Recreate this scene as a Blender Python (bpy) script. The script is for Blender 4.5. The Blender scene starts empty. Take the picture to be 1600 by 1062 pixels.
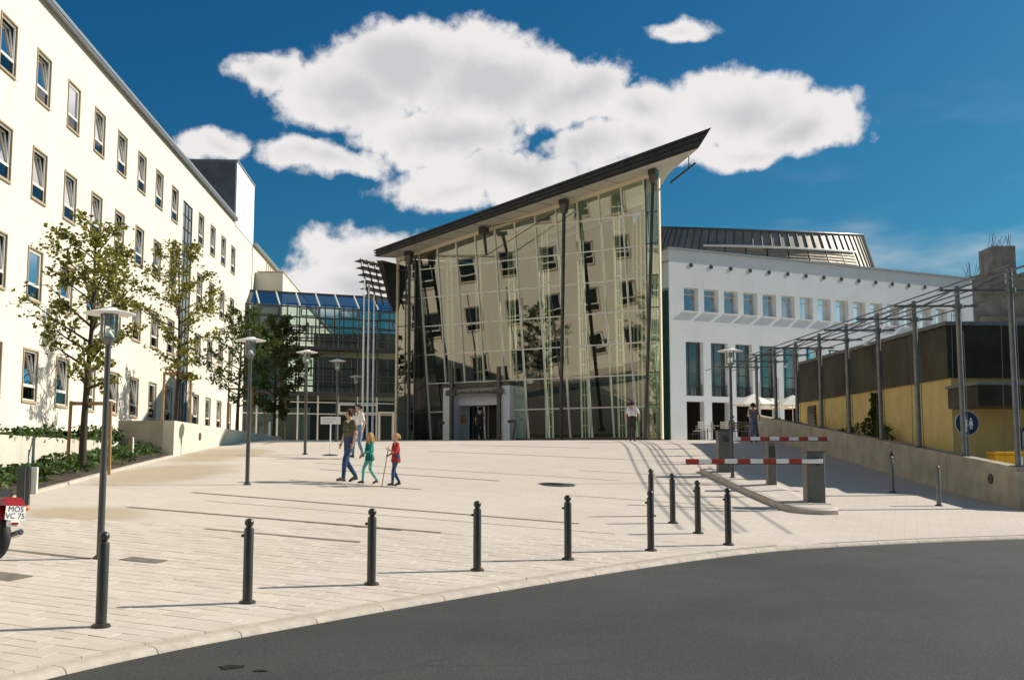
import bpy, bmesh, math, random
import numpy as np
from mathutils import Vector, Matrix
random.seed(7)
R=math.radians
scene=bpy.context.scene
COL=scene.collection

# ------------------------------------------------------------------ camera
cd=bpy.data.cameras.new('camera'); cam=bpy.data.objects.new('camera',cd); COL.objects.link(cam)
cam.location=(0,0,1.75); cam.rotation_euler=(R(90)+math.atan(190/1750),0,0)
cd.sensor_width=36; cd.lens=36*1750/1600; cd.clip_start=.05; cd.clip_end=2000
scene.camera=cam
# ------------------------------------------------------------------ view
vs=scene.view_settings; vs.view_transform='Standard'; vs.look='None'; vs.exposure=0.34; vs.gamma=1; vs.use_curve_mapping=False
scene.cycles.transparent_max_bounces=16
scene.cycles.max_bounces=6
# ------------------------------------------------------------------ sun
SUN_AZ,SUN_EL=70.0,34.0           # azimuth measured from +Y towards +X
sd=bpy.data.lights.new('sun','SUN'); sd.energy=5.0; sd.angle=R(.53); sd.color=(1,.93,.83)
so=bpy.data.objects.new('sun',sd); COL.objects.link(so)
sv=Vector((math.sin(R(SUN_AZ))*math.cos(R(SUN_EL)),math.cos(R(SUN_AZ))*math.cos(R(SUN_EL)),math.sin(R(SUN_EL))))
so.rotation_euler=sv.to_track_quat('Z','Y').to_euler(); so.location=(60,20,50)
# ------------------------------------------------------------------ world: clear sky with cumulus
W=bpy.data.worlds.new('World'); scene.world=W; W.use_nodes=True
nt=W.node_tree; N=nt.nodes; L=nt.links; N.clear()
def nd(tree,t,**k):
    n=tree.nodes.new(t)
    for a,b in k.items(): setattr(n,a,b)
    return n
def mth(tree,op,a,b=None,c=None,clamp=False):
    n=tree.nodes.new('ShaderNodeMath'); n.operation=op; n.use_clamp=clamp
    for i,x in enumerate((a,b,c)):
        if x is None: continue
        if isinstance(x,(int,float)): n.inputs[i].default_value=x
        else: tree.links.new(x,n.inputs[i])
    return n.outputs[0]
def vmt(tree,op,a,b=None):
    n=tree.nodes.new('ShaderNodeVectorMath'); n.operation=op
    for i,x in enumerate((a,b)):
        if x is None: continue
        if isinstance(x,(tuple,list)): n.inputs[i].default_value=x
        else: tree.links.new(x,n.inputs[i])
    return n.outputs['Value'] if op in('LENGTH','DOT_PRODUCT') else n.outputs[0]
def mapr(tree,x,a,b,c=0,d=1,smooth=True):
    n=tree.nodes.new('ShaderNodeMapRange'); n.interpolation_type='SMOOTHSTEP' if smooth else 'LINEAR'
    tree.links.new(x,n.inputs[0])
    for i,q in enumerate((a,b,c,d)): n.inputs[i+1].default_value=q
    return n.outputs[0]
def mixc(tree,f,a,b,mode='MIX'):
    n=tree.nodes.new('ShaderNodeMix'); n.data_type='RGBA'; n.blend_type=mode
    for s,x in((0,f),(6,a),(7,b)):
        if isinstance(x,(int,float)): n.inputs[s].default_value=x
        elif isinstance(x,(tuple,list)): n.inputs[s].default_value=(*x,1) if len(x)==3 else x
        else: tree.links.new(x,n.inputs[s])
    return n.outputs[2]
sky=nd(nt,'ShaderNodeTexSky'); sky.sky_type='NISHITA'; sky.sun_disc=False
sky.sun_elevation=R(SUN_EL); sky.sun_rotation=R(SUN_AZ); sky.air_density=1.0; sky.dust_density=1.6; sky.ozone_density=3.0
geo=nd(nt,'ShaderNodeTexCoord'); dirv=geo.outputs['Generated']
sep=nd(nt,'ShaderNodeSeparateXYZ'); L.new(dirv,sep.inputs[0])
az=mth(nt,'ARCTAN2',sep.outputs[0],sep.outputs[1])
el=mth(nt,'ARCSINE',sep.outputs[2])
cmb=nd(nt,'ShaderNodeCombineXYZ'); L.new(az,cmb.inputs[0]); L.new(el,cmb.inputs[1])
# cloud bank: (azimuth, elevation, half width, half height) in degrees
CLOUDS=[(-5.4,19.8,5.06,2.29),(-1.4,19.4,4.39,2.46),(-12.6,19.4,2.27,1.05),(-8.0,18.6,4.68,1.84),(2.7,18.5,3.69,1.71),(-3.4,16.6,4.36,1.42),(0.0,14.8,5.67,1.43),(-3.7,14.0,3.0,.9),(7.0,17.7,2.96,1.55),(12.0,17.6,3.5,1.83),
 (14.8,16.7,3.1,1.67),(6.7,16.0,3.94,1.1),(12.5,15.4,2.84,.68),(-10.0,15.5,3.28,.75),(-15.2,15.4,1.57,.55),(-6.9,10.6,3.62,1.55),(-8.5,9.1,3.59,1.45),(8.7,21.3,1.98,.39),(3.6,16.0,2.6,1.1)]
grp=bpy.data.node_groups.new('cloud_bank','ShaderNodeTree')
grp.interface.new_socket('Vector',in_out='INPUT',socket_type='NodeSocketVector')
grp.interface.new_socket('Value',in_out='OUTPUT',socket_type='NodeSocketFloat')
gi=grp.nodes.new('NodeGroupInput'); go=grp.nodes.new('NodeGroupOutput')
acc=None
for a,e,ra,re in CLOUDS:
    v=vmt(grp,'SUBTRACT',gi.outputs[0],(R(a),R(e),0)); v=vmt(grp,'MULTIPLY',v,(1/R(ra),1/R(re),0))
    ln=vmt(grp,'LENGTH',v)
    dval=mth(grp,'MULTIPLY',mth(grp,'SUBTRACT',1.0,ln),min(1,.35+re*.28))
    if acc is None: acc=dval
    else:
        n=grp.nodes.new('ShaderNodeMath'); n.operation='MAXIMUM'; grp.links.new(acc,n.inputs[0]); grp.links.new(dval,n.inputs[1]); acc=n.outputs[0]
grp.links.new(acc,go.inputs[0])
def noise(tree,vec,scale,detail=6,rough=.6,out=0):
    n=tree.nodes.new('ShaderNodeTexNoise'); n.inputs['Scale'].default_value=scale; n.inputs['Detail'].default_value=detail; n.inputs['Roughness'].default_value=rough
    if vec is not None: tree.links.new(vec,n.inputs['Vector'])
    return n.outputs[out]
# domain warp for ragged edges
wn=noise(nt,dirv,10,3,.6,1)
warp=vmt(nt,'MULTIPLY',vmt(nt,'SUBTRACT',wn,(.5,.5,.5)),(.085,.055,0))
pv=vmt(nt,'ADD',cmb.outputs[0],warp)
def bank(vec):
    g=nt.nodes.new('ShaderNodeGroup'); g.node_tree=grp; L.new(vec,g.inputs[0]); return g.outputs[0]
fb=noise(nt,dirv,24,7,.6)
fb2=noise(nt,dirv,7,2,.5)
fb3=noise(nt,dirv,75,5,.6)
f1=mth(nt,'ADD',mth(nt,'MULTIPLY',mth(nt,'SUBTRACT',fb,.5),1.0),mth(nt,'MULTIPLY',mth(nt,'SUBTRACT',fb3,.5),.5))
f2=mth(nt,'MULTIPLY',mth(nt,'SUBTRACT',fb2,.52),1.2)
bk0=bank(pv)
D=mth(nt,'ADD',mth(nt,'ADD',mth(nt,'MULTIPLY',bk0,1.5),mth(nt,'MULTIPLY',f1,1.35)),mth(nt,'MULTIPLY_ADD',f2,.8,.15))
# scattered cumulus over the rest of the sky
gen=noise(nt,vmt(nt,'MULTIPLY',dirv,(1,1,2.2)),3.0,4,.58)
off=mth(nt,'MAXIMUM',mapr(nt,mth(nt,'ABSOLUTE',az),R(33),R(48)),mapr(nt,el,R(27),R(36)))
D2=mth(nt,'MULTIPLY_ADD',off,mth(nt,'MULTIPLY_ADD',mth(nt,'SUBTRACT',gen,.6),4.0,1.0),-1.0)
Dm=mth(nt,'MAXIMUM',D,D2)
alpha=mapr(nt,Dm,-.16,.34)
# thin veil low on the right
veil=mth(nt,'MULTIPLY',mapr(nt,noise(nt,vmt(nt,'MULTIPLY',dirv,(1,1,3.2)),4,4,.6),.42,.75),mapr(nt,az,R(9),R(20)))
veil=mth(nt,'MULTIPLY',mth(nt,'MULTIPLY',veil,mapr(nt,el,R(19),R(9))),.6)
alpha=mth(nt,'MAXIMUM',alpha,veil)
# light side of the clouds faces the sun; thick parts towards the sun shade the rest
thick=mth(nt,'ADD',bk0,mth(nt,'MULTIPLY',f2,-.45))
fsh=mth(nt,'MULTIPLY',mth(nt,'SUBTRACT',noise(nt,vmt(nt,'ADD',dirv,(.02,0,.014)),24,4,.6),fb),.55)
shade=mapr(nt,mth(nt,'ADD',thick,fsh),.15,.85)
ccol=mixc(nt,shade,(11.2,10.9,10.8),(8.0,8.0,8.2))
hsv=nd(nt,'ShaderNodeHueSaturation'); hsv.inputs['Saturation'].default_value=1.35; hsv.inputs['Value'].default_value=1.0
L.new(sky.outputs[0],hsv.inputs['Color'])
skyc=mixc(nt,1.0,hsv.outputs[0],(.26,.80,.90),'MULTIPLY')
mx=mixc(nt,alpha,skyc,ccol)
bg=nd(nt,'ShaderNodeBackground'); bg.inputs['Strength'].default_value=.06; L.new(mx,bg.inputs['Color'])
ow=nd(nt,'ShaderNodeOutputWorld'); L.new(bg.outputs[0],ow.inputs[0])

# ================================================================== helpers
class MB:
    def __init__(s,off=(0,0,0)): s.v=[];s.f=[];s.m=[];s.o=off;s.cm=0
    def add(s,vs,fs):
        b=len(s.v); o=s.o
        s.v+=[(x+o[0],y+o[1],z+o[2]) for x,y,z in vs]
        s.f+=[tuple(b+i for i in f) for f in fs]; s.m+=[s.cm]*len(fs)
        return s
    def box(s,x0,x1,y0,y1,z0,z1):
        return s.add([(x0,y0,z0),(x1,y0,z0),(x1,y1,z0),(x0,y1,z0),(x0,y0,z1),(x1,y0,z1),(x1,y1,z1),(x0,y1,z1)],
          [(0,3,2,1),(4,5,6,7),(0,1,5,4),(1,2,6,5),(2,3,7,6),(3,0,4,7)])
    def bev(s,x0,x1,y0,y1,z0,z1,b):
        vs=[];
        for z,i in((z0,0),(z0+b,1),(z1-b,1),(z1,0)):
            q=b*(1-i)
            for x,y in((x0+b,y0+q),(x1-b,y0+q),(x1-q,y0+b),(x1-q,y1-b),(x1-b,y1-q),(x0+b,y1-q),(x0+q,y1-b),(x0+q,y0+b)): vs.append((x,y,z))
        fs=[tuple(range(7,-1,-1)),tuple(range(24,32))]
        for r in range(3):
            for k in range(8): fs.append((r*8+k,r*8+(k+1)%8,(r+1)*8+(k+1)%8,(r+1)*8+k))
        return s.add(vs,fs)
    def quad(s,a,b,c,d): return s.add([a,b,c,d],[(0,1,2,3)])
    def bar(s,p0,p1,w,d,up=(0,0,1)):
        p0=Vector(p0);p1=Vector(p1);t=(p1-p0).normalized();u=Vector(up)
        a=t.cross(u)
        if a.length<1e-4: a=t.cross(Vector((0,1,0)))
        a.normalize(); b=a.cross(t).normalized()
        vs=[]
        for p in(p0,p1):
            for i,j in((-1,-1),(1,-1),(1,1),(-1,1)): vs.append(tuple(p+a*(i*w/2)+b*(j*d/2)))
        return s.add(vs,[(0,1,2,3),(7,6,5,4),(0,4,5,1),(1,5,6,2),(2,6,7,3),(3,7,4,0)])
    def tube(s,pts,rs,n=8,cap=True):
        pts=[Vector(p) for p in pts]
        if isinstance(rs,(int,float)): rs=[rs]*len(pts)
        vs=[];ref=None
        for i,p in enumerate(pts):
            t=(pts[min(i+1,len(pts)-1)]-pts[max(i-1,0)]).normalized()
            if ref is None: ref=t.orthogonal().normalized()
            a=(ref-t*ref.dot(t)).normalized(); ref=a; b=t.cross(a)
            for k in range(n):
                an=2*math.pi*k/n; vs.append(tuple(p+(a*math.cos(an)+b*math.sin(an))*rs[i]))
        fs=[]
        for i in range(len(pts)-1):
            for k in range(n): fs.append((i*n+k,i*n+(k+1)%n,(i+1)*n+(k+1)%n,(i+1)*n+k))
        if cap: fs.append(tuple(range(n-1,-1,-1))); fs.append(tuple((len(pts)-1)*n+k for k in range(n)))
        return s.add(vs,fs)
    def lathe(s,prof,n=16,c=(0,0,0)):
        vs=[];fs=[]
        for r,z in prof:
            for k in range(n):
                a=2*math.pi*k/n; vs.append((c[0]+r*math.cos(a),c[1]+r*math.sin(a),c[2]+z))
        for i in range(len(prof)-1):
            for k in range(n): fs.append((i*n+k,i*n+(k+1)%n,(i+1)*n+(k+1)%n,(i+1)*n+k))
        fs.append(tuple(range(n-1,-1,-1))); fs.append(tuple((len(prof)-1)*n+k for k in range(n)))
        return s.add(vs,fs)
    def prism(s,lo,hi):
        n=len(lo)
        return s.add(list(lo)+list(hi),[tuple(range(n-1,-1,-1)),tuple(range(n,2*n))]+[(k,(k+1)%n,n+(k+1)%n,n+k) for k in range(n)])
    def ell(s,c,r,nu=12,nv=8):
        vs=[];fs=[]
        for i in range(1,nv):
            t=math.pi*i/nv
            for k in range(nu):
                a=2*math.pi*k/nu; vs.append((c[0]+r[0]*math.sin(t)*math.cos(a),c[1]+r[1]*math.sin(t)*math.sin(a),c[2]+r[2]*math.cos(t)))
        m=len(vs); vs+= [(c[0],c[1],c[2]+r[2]),(c[0],c[1],c[2]-r[2])]
        for i in range(nv-2):
            for k in range(nu): fs.append((i*nu+k,(i+1)*nu+k,(i+1)*nu+(k+1)%nu,i*nu+(k+1)%nu))
        for k in range(nu):
            fs.append((m,k,(k+1)%nu)); fs.append((m+1,(nv-2)*nu+(k+1)%nu,(nv-2)*nu+k))
        return s.add(vs,fs)
    def mesh(s,name,mats,smooth=False,recalc=True):
        me=bpy.data.meshes.new(name); me.from_pydata(s.v,[],s.f)
        for m in (mats if isinstance(mats,(list,tuple)) else [mats]): me.materials.append(m)
        if any(s.m): me.polygons.foreach_set('material_index',s.m)
        if recalc:
            bm=bmesh.new(); bm.from_mesh(me); bmesh.ops.recalc_face_normals(bm,faces=bm.faces); bm.to_mesh(me); bm.free()
        if smooth:
            me.polygons.foreach_set('use_smooth',[True]*len(me.polygons))
            try: me.set_sharp_from_angle(angle=R(40))
            except Exception: pass
        me.update(); return me
    def build(s,name,mats,parent=None,smooth=False,loc=None,rot=None,recalc=True):
        return put(name,s.mesh(name,mats,smooth,recalc),parent,loc,rot)
def put(name,me,parent=None,loc=None,rot=None):
    o=bpy.data.objects.new(name,me); COL.objects.link(o)
    if parent is not None: o.parent=parent
    if loc is not None: o.location=loc
    if rot is not None: o.rotation_euler=rot
    return o
def empty(name,loc,rz=0):
    o=bpy.data.objects.new(name,None); COL.objects.link(o); o.location=loc; o.rotation_euler=(0,0,rz); o.empty_display_size=.3; return o
def tag(o,label=None,cat=None,group=None,kind=None):
    if label: o['label']=label
    if cat: o['category']=cat
    if group: o['group']=group
    if kind: o['kind']=kind
    return o
def copy_tree(o,parent=None):
    c=o.copy(); COL.objects.link(c); c.parent=parent
    for ch in list(o.children): copy_tree(ch,c)
    return c

# ------------------------------------------------------------------ materials
def mat(name,col,rough=.7,metal=0,var=.0,scale=4,bump=0,bscale=40,spec=.4,col2=None,coat=0,detail=5,vz=None):
    m=bpy.data.materials.new(name); m.use_nodes=True; t=m.node_tree; b=t.nodes['Principled BSDF']
    b.inputs['Base Color'].default_value=(*col,1); b.inputs['Roughness'].default_value=rough; b.inputs['Metallic'].default_value=metal
    b.inputs['Specular IOR Level'].default_value=spec
    if coat: b.inputs['Coat Weight'].default_value=coat
    tc=t.nodes.new('ShaderNodeTexCoord')
    vec=tc.outputs['Object']
    if vz: vec=vmt(t,'MULTIPLY',vec,vz)
    if var or col2:
        c2=col2 or tuple(max(0,c*(1-var)) for c in col)
        n=noise(t,vec,scale,detail,.6)
        f=mapr(t,n,.32,.68)
        t.links.new(mixc(t,f,col,c2),b.inputs['Base Color'])
        rr=mapr(t,n,.2,.8,max(0,rough-.08),min(1,rough+.08)); t.links.new(rr,b.inputs['Roughness'])
    if bump:
        n=noise(t,tc.outputs['Object'],bscale,4,.6); bp=t.nodes.new('ShaderNodeBump'); bp.inputs['Strength'].default_value=bump; bp.inputs['Distance'].default_value=.02
        t.links.new(n,bp.inputs['Height']); t.links.new(bp.outputs[0],b.inputs['Normal'])
    return m
def glass(name,tint,refl,rough=0.0,rtint=(1,1,1),ior=1.5,wav=0):
    m=bpy.data.materials.new(name); m.use_nodes=True; t=m.node_tree; t.nodes.clear()
    o=t.nodes.new('ShaderNodeOutputMaterial'); mix=t.nodes.new('ShaderNodeMixShader'); tr=t.nodes.new('ShaderNodeBsdfTransparent'); gl=t.nodes.new('ShaderNodeBsdfGlossy')
    tr.inputs[0].default_value=(*tint,1); gl.inputs['Color'].default_value=(*rtint,1); gl.inputs['Roughness'].default_value=rough
    fr=t.nodes.new('ShaderNodeFresnel'); fr.inputs[0].default_value=ior
    f=mth(t,'MULTIPLY_ADD',fr.outputs[0],1-refl,refl,True)
    t.links.new(f,mix.inputs[0]); t.links.new(tr.outputs[0],mix.inputs[1]); t.links.new(gl.outputs[0],mix.inputs[2]); t.links.new(mix.outputs[0],o.inputs[0])
    if wav:
        tc=t.nodes.new('ShaderNodeTexCoord'); n=noise(t,tc.outputs['Object'],.55,2,.5); bp=t.nodes.new('ShaderNodeBump'); bp.inputs['Strength'].default_value=wav; bp.inputs['Distance'].default_value=.05
        t.links.new(n,bp.inputs['Height']); t.links.new(bp.outputs[0],gl.inputs['Normal'])
    return m
def leafmat(name,c1,c2,tr=.35):
    m=bpy.data.materials.new(name); m.use_nodes=True; t=m.node_tree; t.nodes.clear()
    o=t.nodes.new('ShaderNodeOutputMaterial'); mix=t.nodes.new('ShaderNodeMixShader'); d=t.nodes.new('ShaderNodeBsdfPrincipled'); x=t.nodes.new('ShaderNodeBsdfTranslucent')
    d.inputs['Roughness'].default_value=.55; d.inputs['Specular IOR Level'].default_value=.3
    g=t.nodes.new('ShaderNodeNewGeometry')
    c=mixc(t,g.outputs['Random Per Island'],c1,c2)
    t.links.new(c,d.inputs['Base Color']); t.links.new(mixc(t,1.0,c,(1.5,1.5,.7),'MULTIPLY'),x.inputs[0]); mix.inputs[0].default_value=tr
    t.links.new(d.outputs[0],mix.inputs[1]); t.links.new(x.outputs[0],mix.inputs[2]); t.links.new(mix.outputs[0],o.inputs[0])
    return m
M={}
M['render_cream']=mat('render_cream',(.70,.645,.54),.9,var=.07,scale=.8,bump=.12,bscale=25)
M['render_white']=mat('render_white',(.77,.785,.80),.9,var=.05,scale=.7,bump=.08,bscale=20)
M['pane_blue']=glass('window_pane_blue',(.15,.2,.26),.26)
M['glass_block']=mat('glass_block',(.26,.28,.28),.3,var=.25,scale=3)
M['coping']=mat('coping',(.33,.34,.35),.45,.6,var=.2,scale=3)
M['frame_tan']=mat('frame_tan',(.42,.32,.2),.6,var=.15)
M['frame_white']=mat('frame_white',(.66,.64,.58),.45)
M['frame_grey']=mat('frame_grey',(.12,.13,.14),.4,.5)
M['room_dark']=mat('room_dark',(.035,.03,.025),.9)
M['pane']=glass('window_pane',(.22,.22,.2),.03)
M['pane_sky']=glass('window_pane_sky',(.16,.19,.2),.07)
M['slate']=mat('slate_cladding',(.06,.07,.075),.6,var=.3,scale=1.5)
M['concrete']=mat('concrete',(.44,.39,.295),.85,var=.25,scale=1.6,bump=.25,bscale=30)
M['concrete_pale']=mat('concrete_pale',(.62,.56,.46),.85,var=.12,scale=1.5,bump=.15,bscale=30)
M['concrete_raw']=mat('concrete_raw',(.36,.31,.25),.9,var=.4,scale=.9,bump=.4,bscale=8)
M['steel_white']=mat('steel_white',(.84,.79,.68),.4)
M['steel_dark']=mat('steel_dark',(.075,.07,.06),.36,.45,var=.2)
M['steel_grey']=mat('steel_grey',(.10,.10,.095),.42,.5,var=.15)
M['galv']=mat('galvanised',(.20,.205,.20),.5,.55,var=.2,scale=6)
M['roof_metal']=mat('roof_metal',(.045,.042,.038),.42,.4,var=.25,scale=2)
M['soffit']=mat('soffit',(.62,.59,.50),.7,var=.08,scale=1)
M['cream_beam']=mat('cream_beam',(.80,.68,.48),.6)
M['hall_glass']=glass('hall_glass',(.62,.67,.58),.14,rtint=(1,.95,.84),wav=.07)
M['side_glass']=glass('side_glass',(.62,.78,.70),.08)
M['link_glass']=glass('link_glass',(.45,.56,.52),.06)
M['roof_glass']=glass('roof_glass',(.1,.15,.2),.6)
M['lamp_glass']=glass('lamp_glass',(.93,.94,.93),.06)
M['zinc']=mat('zinc',(.32,.285,.24),.5,.3,var=.25,scale=1.2)
M['zinc_slat']=mat('zinc_slat',(.33,.27,.2),.55,.3,var=.2,scale=4)
M['yellow']=mat('yellow_brick',(.74,.55,.21),.85,var=.12,scale=2)
M['bronze']=mat('bronze_cladding',(.055,.045,.025),.42,.5,var=.5,scale=.8)
M['asphalt_plain']=mat('asphalt_plain',(.026,.025,.023),.92,var=.26,scale=1.2,bump=.8,bscale=110,spec=.2,detail=12)
M['soil']=mat('soil',(.07,.05,.035),.95,var=.4,bump=.5,bscale=20)
M['terrain']=mat('terrain',(.16,.15,.1),.95,var=.4,scale=.3)
M['bark']=mat('bark',(.06,.045,.032),.9,var=.4,scale=9,bump=.6,bscale=30,vz=(4,4,.6))
M['wood_stake']=mat('stake_wood',(.42,.25,.1),.75,var=.3,scale=6,vz=(5,5,.5))
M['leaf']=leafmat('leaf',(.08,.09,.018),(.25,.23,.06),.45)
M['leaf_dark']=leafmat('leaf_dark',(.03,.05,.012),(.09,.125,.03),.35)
M['cover']=leafmat('cover_leaf',(.025,.06,.015),(.09,.14,.03),.2)
M['red']=mat('red_paint',(.42,.045,.03),.5,var=.2,scale=12)
M['white']=mat('white_paint',(.80,.80,.78),.45)
M['red_gloss']=mat('red_gloss',(.28,.01,.01),.18,coat=.6)
M['black_rubber']=mat('black_rubber',(.015,.015,.015),.65)
M['black_gloss']=mat('black_gloss',(.012,.012,.013),.3)
M['chrome']=mat('chrome',(.6,.6,.6),.12,1)
M['blue_sign']=mat('blue_sign',(.012,.025,.09),.5)
M['canvas']=mat('canvas',(.82,.78,.68),.8)
M['yellow_box']=mat('yellow_enamel',(.75,.42,.01),.4)
M['orange']=mat('orange_lens',(.7,.16,.01),.25)
M['plate']=mat('plate_white',(.75,.75,.72),.4)
M['ink']=mat('ink',(.02,.02,.02),.5)
M['brown_plaque']=mat('brown_plaque',(.3,.12,.04),.5)
M['kerb']=mat('kerb_stone',(.55,.475,.39),.85,var=.2,scale=5,bump=.25,bscale=60)
M['drain']=mat('drain_dark',(.20,.17,.13),.85,var=.3,scale=8)
M['iron']=mat('cast_iron',(.10,.09,.075),.6,.4,var=.3,scale=10,bump=.4,bscale=60)

def asphalt():
    m=bpy.data.materials.new('asphalt'); m.use_nodes=True; t=m.node_tree; b=t.nodes['Principled BSDF']; b.inputs['Specular IOR Level'].default_value=.3
    tc=t.nodes.new('ShaderNodeTexCoord'); v=tc.outputs['Object']
    big=noise(t,v,.18,4,.6); mid=noise(t,v,1.6,6,.7); fine=noise(t,v,48,3,.75); vo=t.nodes.new('ShaderNodeTexVoronoi'); vo.inputs['Scale'].default_value=42; t.links.new(v,vo.inputs['Vector'])
    c=mixc(t,mapr(t,big,.35,.65),(.040,.040,.035),(.058,.057,.050))
    c=mixc(t,mapr(t,mid,.35,.75,0,.45),c,(.032,.032,.029))
    c=mixc(t,mapr(t,vo.outputs['Distance'],.1,.4,.75,0),c,(.13,.127,.115)); c=mixc(t,mapr(t,fine,.5,.7,0,.8),c,(.025,.025,.023))
    # crazing
    wv=vmt(t,'ADD',v,vmt(t,'MULTIPLY',noise(t,v,.9,3,.6,1),(.9,.9,.9))); cr=t.nodes.new('ShaderNodeTexVoronoi'); cr.feature='DISTANCE_TO_EDGE'; cr.inputs['Scale'].default_value=.16; t.links.new(wv,cr.inputs['Vector'])
    crk=mth(t,'MULTIPLY',mapr(t,cr.outputs['Distance'],.0025,.0008),mapr(t,big,.45,.6))
    c=mixc(t,mth(t,'MULTIPLY',crk,.7),c,(.02,.02,.02))
    # lighter tyre-worn track that follows the kerb
    t.links.new(c,b.inputs['Base Color']); t.links.new(mapr(t,big,.3,.7,.72,.92),b.inputs['Roughness'])
    bp=t.nodes.new('ShaderNodeBump'); bp.inputs['Strength'].default_value=.25; bp.inputs['Distance'].default_value=.004; h=mth(t,'ADD',fine,mth(t,'MULTIPLY',vo.outputs['Distance'],-.8)); t.links.new(h,bp.inputs['Height']); t.links.new(bp.outputs[0],b.inputs['Normal'])
    return m
M['asphalt']=asphalt()
# weathering on the cream render: faint rain streaks and patches
def weather(m,dark,amt):
    t=m.node_tree; b=t.nodes['Principled BSDF']; lk=[l for l in t.links if l.to_socket==b.inputs['Base Color']][0]; src=lk.from_socket
    tc=t.nodes.new('ShaderNodeTexCoord'); st=noise(t,vmt(t,'MULTIPLY',tc.outputs['Object'],(1.6,1.6,.07)),1.0,6,.7); pa=noise(t,tc.outputs['Object'],.25,5,.6)
    f=mth(t,'MULTIPLY',mapr(t,st,.5,.78),mapr(t,pa,.35,.65)); t.links.new(mixc(t,mth(t,'MULTIPLY',f,amt),src,dark),b.inputs['Base Color'])
weather(M['render_cream'],(.46,.41,.33),.75); weather(M['render_white'],(.55,.55,.54),.5); weather(M['concrete'],(.22,.19,.14),.6); weather(M['concrete_pale'],(.4,.35,.27),.6); weather(M['yellow'],(.5,.34,.1),.5)
# paving: coursed slabs running along E1
E1=Vector((.9417,-.3364,0)); E2=Vector((.3364,.9417,0)); PL,PW=.46,.225
def paving_mat():
    m=bpy.data.materials.new('paving'); m.use_nodes=True; t=m.node_tree; b=t.nodes['Principled BSDF']; b.inputs['Roughness'].default_value=.85; b.inputs['Specular IOR Level'].default_value=.3
    tc=t.nodes.new('ShaderNodeTexCoord')
    mp=t.nodes.new('ShaderNodeMapping'); mp.inputs['Rotation'].default_value=(0,0,math.atan2(.3364,.9417)); t.links.new(tc.outputs['Object'],mp.inputs[0])
    br=t.nodes.new('ShaderNodeTexBrick'); br.inputs['Scale'].default_value=1; br.inputs['Brick Width'].default_value=PL; br.inputs['Row Height'].default_value=PW
    br.inputs['Mortar Size'].default_value=.005; br.inputs['Mortar Smooth'].default_value=.2; br.inputs['Bias'].default_value=0
    br.inputs['Color1'].default_value=(.59,.514,.438,1); br.inputs['Color2'].default_value=(.55,.478,.406,1); br.inputs['Mortar'].default_value=(.40,.335,.27,1)
    t.links.new(mp.outputs[0],br.inputs[0])
    n1=noise(t,tc.outputs['Object'],.35,6,.6); n2=noise(t,tc.outputs['Object'],30,3,.6)
    c=mixc(t,mapr(t,n1,.35,.7,0,.22),br.outputs[0],(.42,.35,.27))
    c=mixc(t,mapr(t,n2,.4,.75,0,.18),c,(.72,.63,.53))
    # sandy spills by the planting bed
    sp=None
    for x,y,rx,ry in((-8.9,29.5,1.6,4.2),(-7.9,20.6,1.5,1.5),(-9.6,37.5,1.6,5)):
        v=vmt(t,'SUBTRACT',tc.outputs['Object'],(x,y,0)); v=vmt(t,'MULTIPLY',v,(1/rx,1/ry,0)); ln=vmt(t,'LENGTH',v)
        q=mapr(t,mth(t,'ADD',ln,mth(t,'MULTIPLY',mth(t,'SUBTRACT',n1,.5),1.6)),1.05,.55)
        sp=q if sp is None else mth(t,'MAXIMUM',sp,q)
    c=mixc(t,mth(t,'MULTIPLY',sp,.6),c,(.36,.265,.15))
    t.links.new(c,b.inputs['Base Color'])
    bp=t.nodes.new('ShaderNodeBump'); bp.inputs['Strength'].default_value=.35; bp.inputs['Distance'].default_value=.01
    h=mth(t,'ADD',mth(t,'MULTIPLY',br.outputs[1],-1.0),mth(t,'MULTIPLY',n2,.5)); t.links.new(h,bp.inputs['Height']); t.links.new(bp.outputs[0],b.inputs['Normal'])
    return m
M['paving']=paving_mat()
def paver_mat():
    m=bpy.data.materials.new('paver_stone'); m.use_nodes=True; t=m.node_tree; b=t.nodes['Principled BSDF']; b.inputs['Roughness'].default_value=.85; b.inputs['Specular IOR Level'].default_value=.3
    tc=t.nodes.new('ShaderNodeTexCoord'); g=t.nodes.new('ShaderNodeNewGeometry'); oi=t.nodes.new('ShaderNodeObjectInfo')
    n1=noise(t,g.outputs['Position'],.35,6,.6); n2=noise(t,g.outputs['Position'],30,3,.6)
    rnd=mth(t,'FRACT',mth(t,'ADD',g.outputs['Random Per Island'],oi.outputs['Random']))
    c=mixc(t,rnd,(.605,.525,.447),(.52,.452,.382))
    c=mixc(t,mapr(t,n1,.35,.7,0,.22),c,(.42,.35,.27)); c=mixc(t,mapr(t,n2,.4,.75,0,.18),c,(.72,.63,.53))
    t.links.new(c,b.inputs['Base Color'])
    bp=t.nodes.new('ShaderNodeBump'); bp.inputs['Strength'].default_value=.25; bp.inputs['Distance'].default_value=.006
    t.links.new(noise(t,g.outputs['Position'],90,4,.6),bp.inputs['Height']); t.links.new(bp.outputs[0],b.inputs['Normal'])
    return m
M['paver']=paver_mat()
def stripes_mat(): pass

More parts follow.
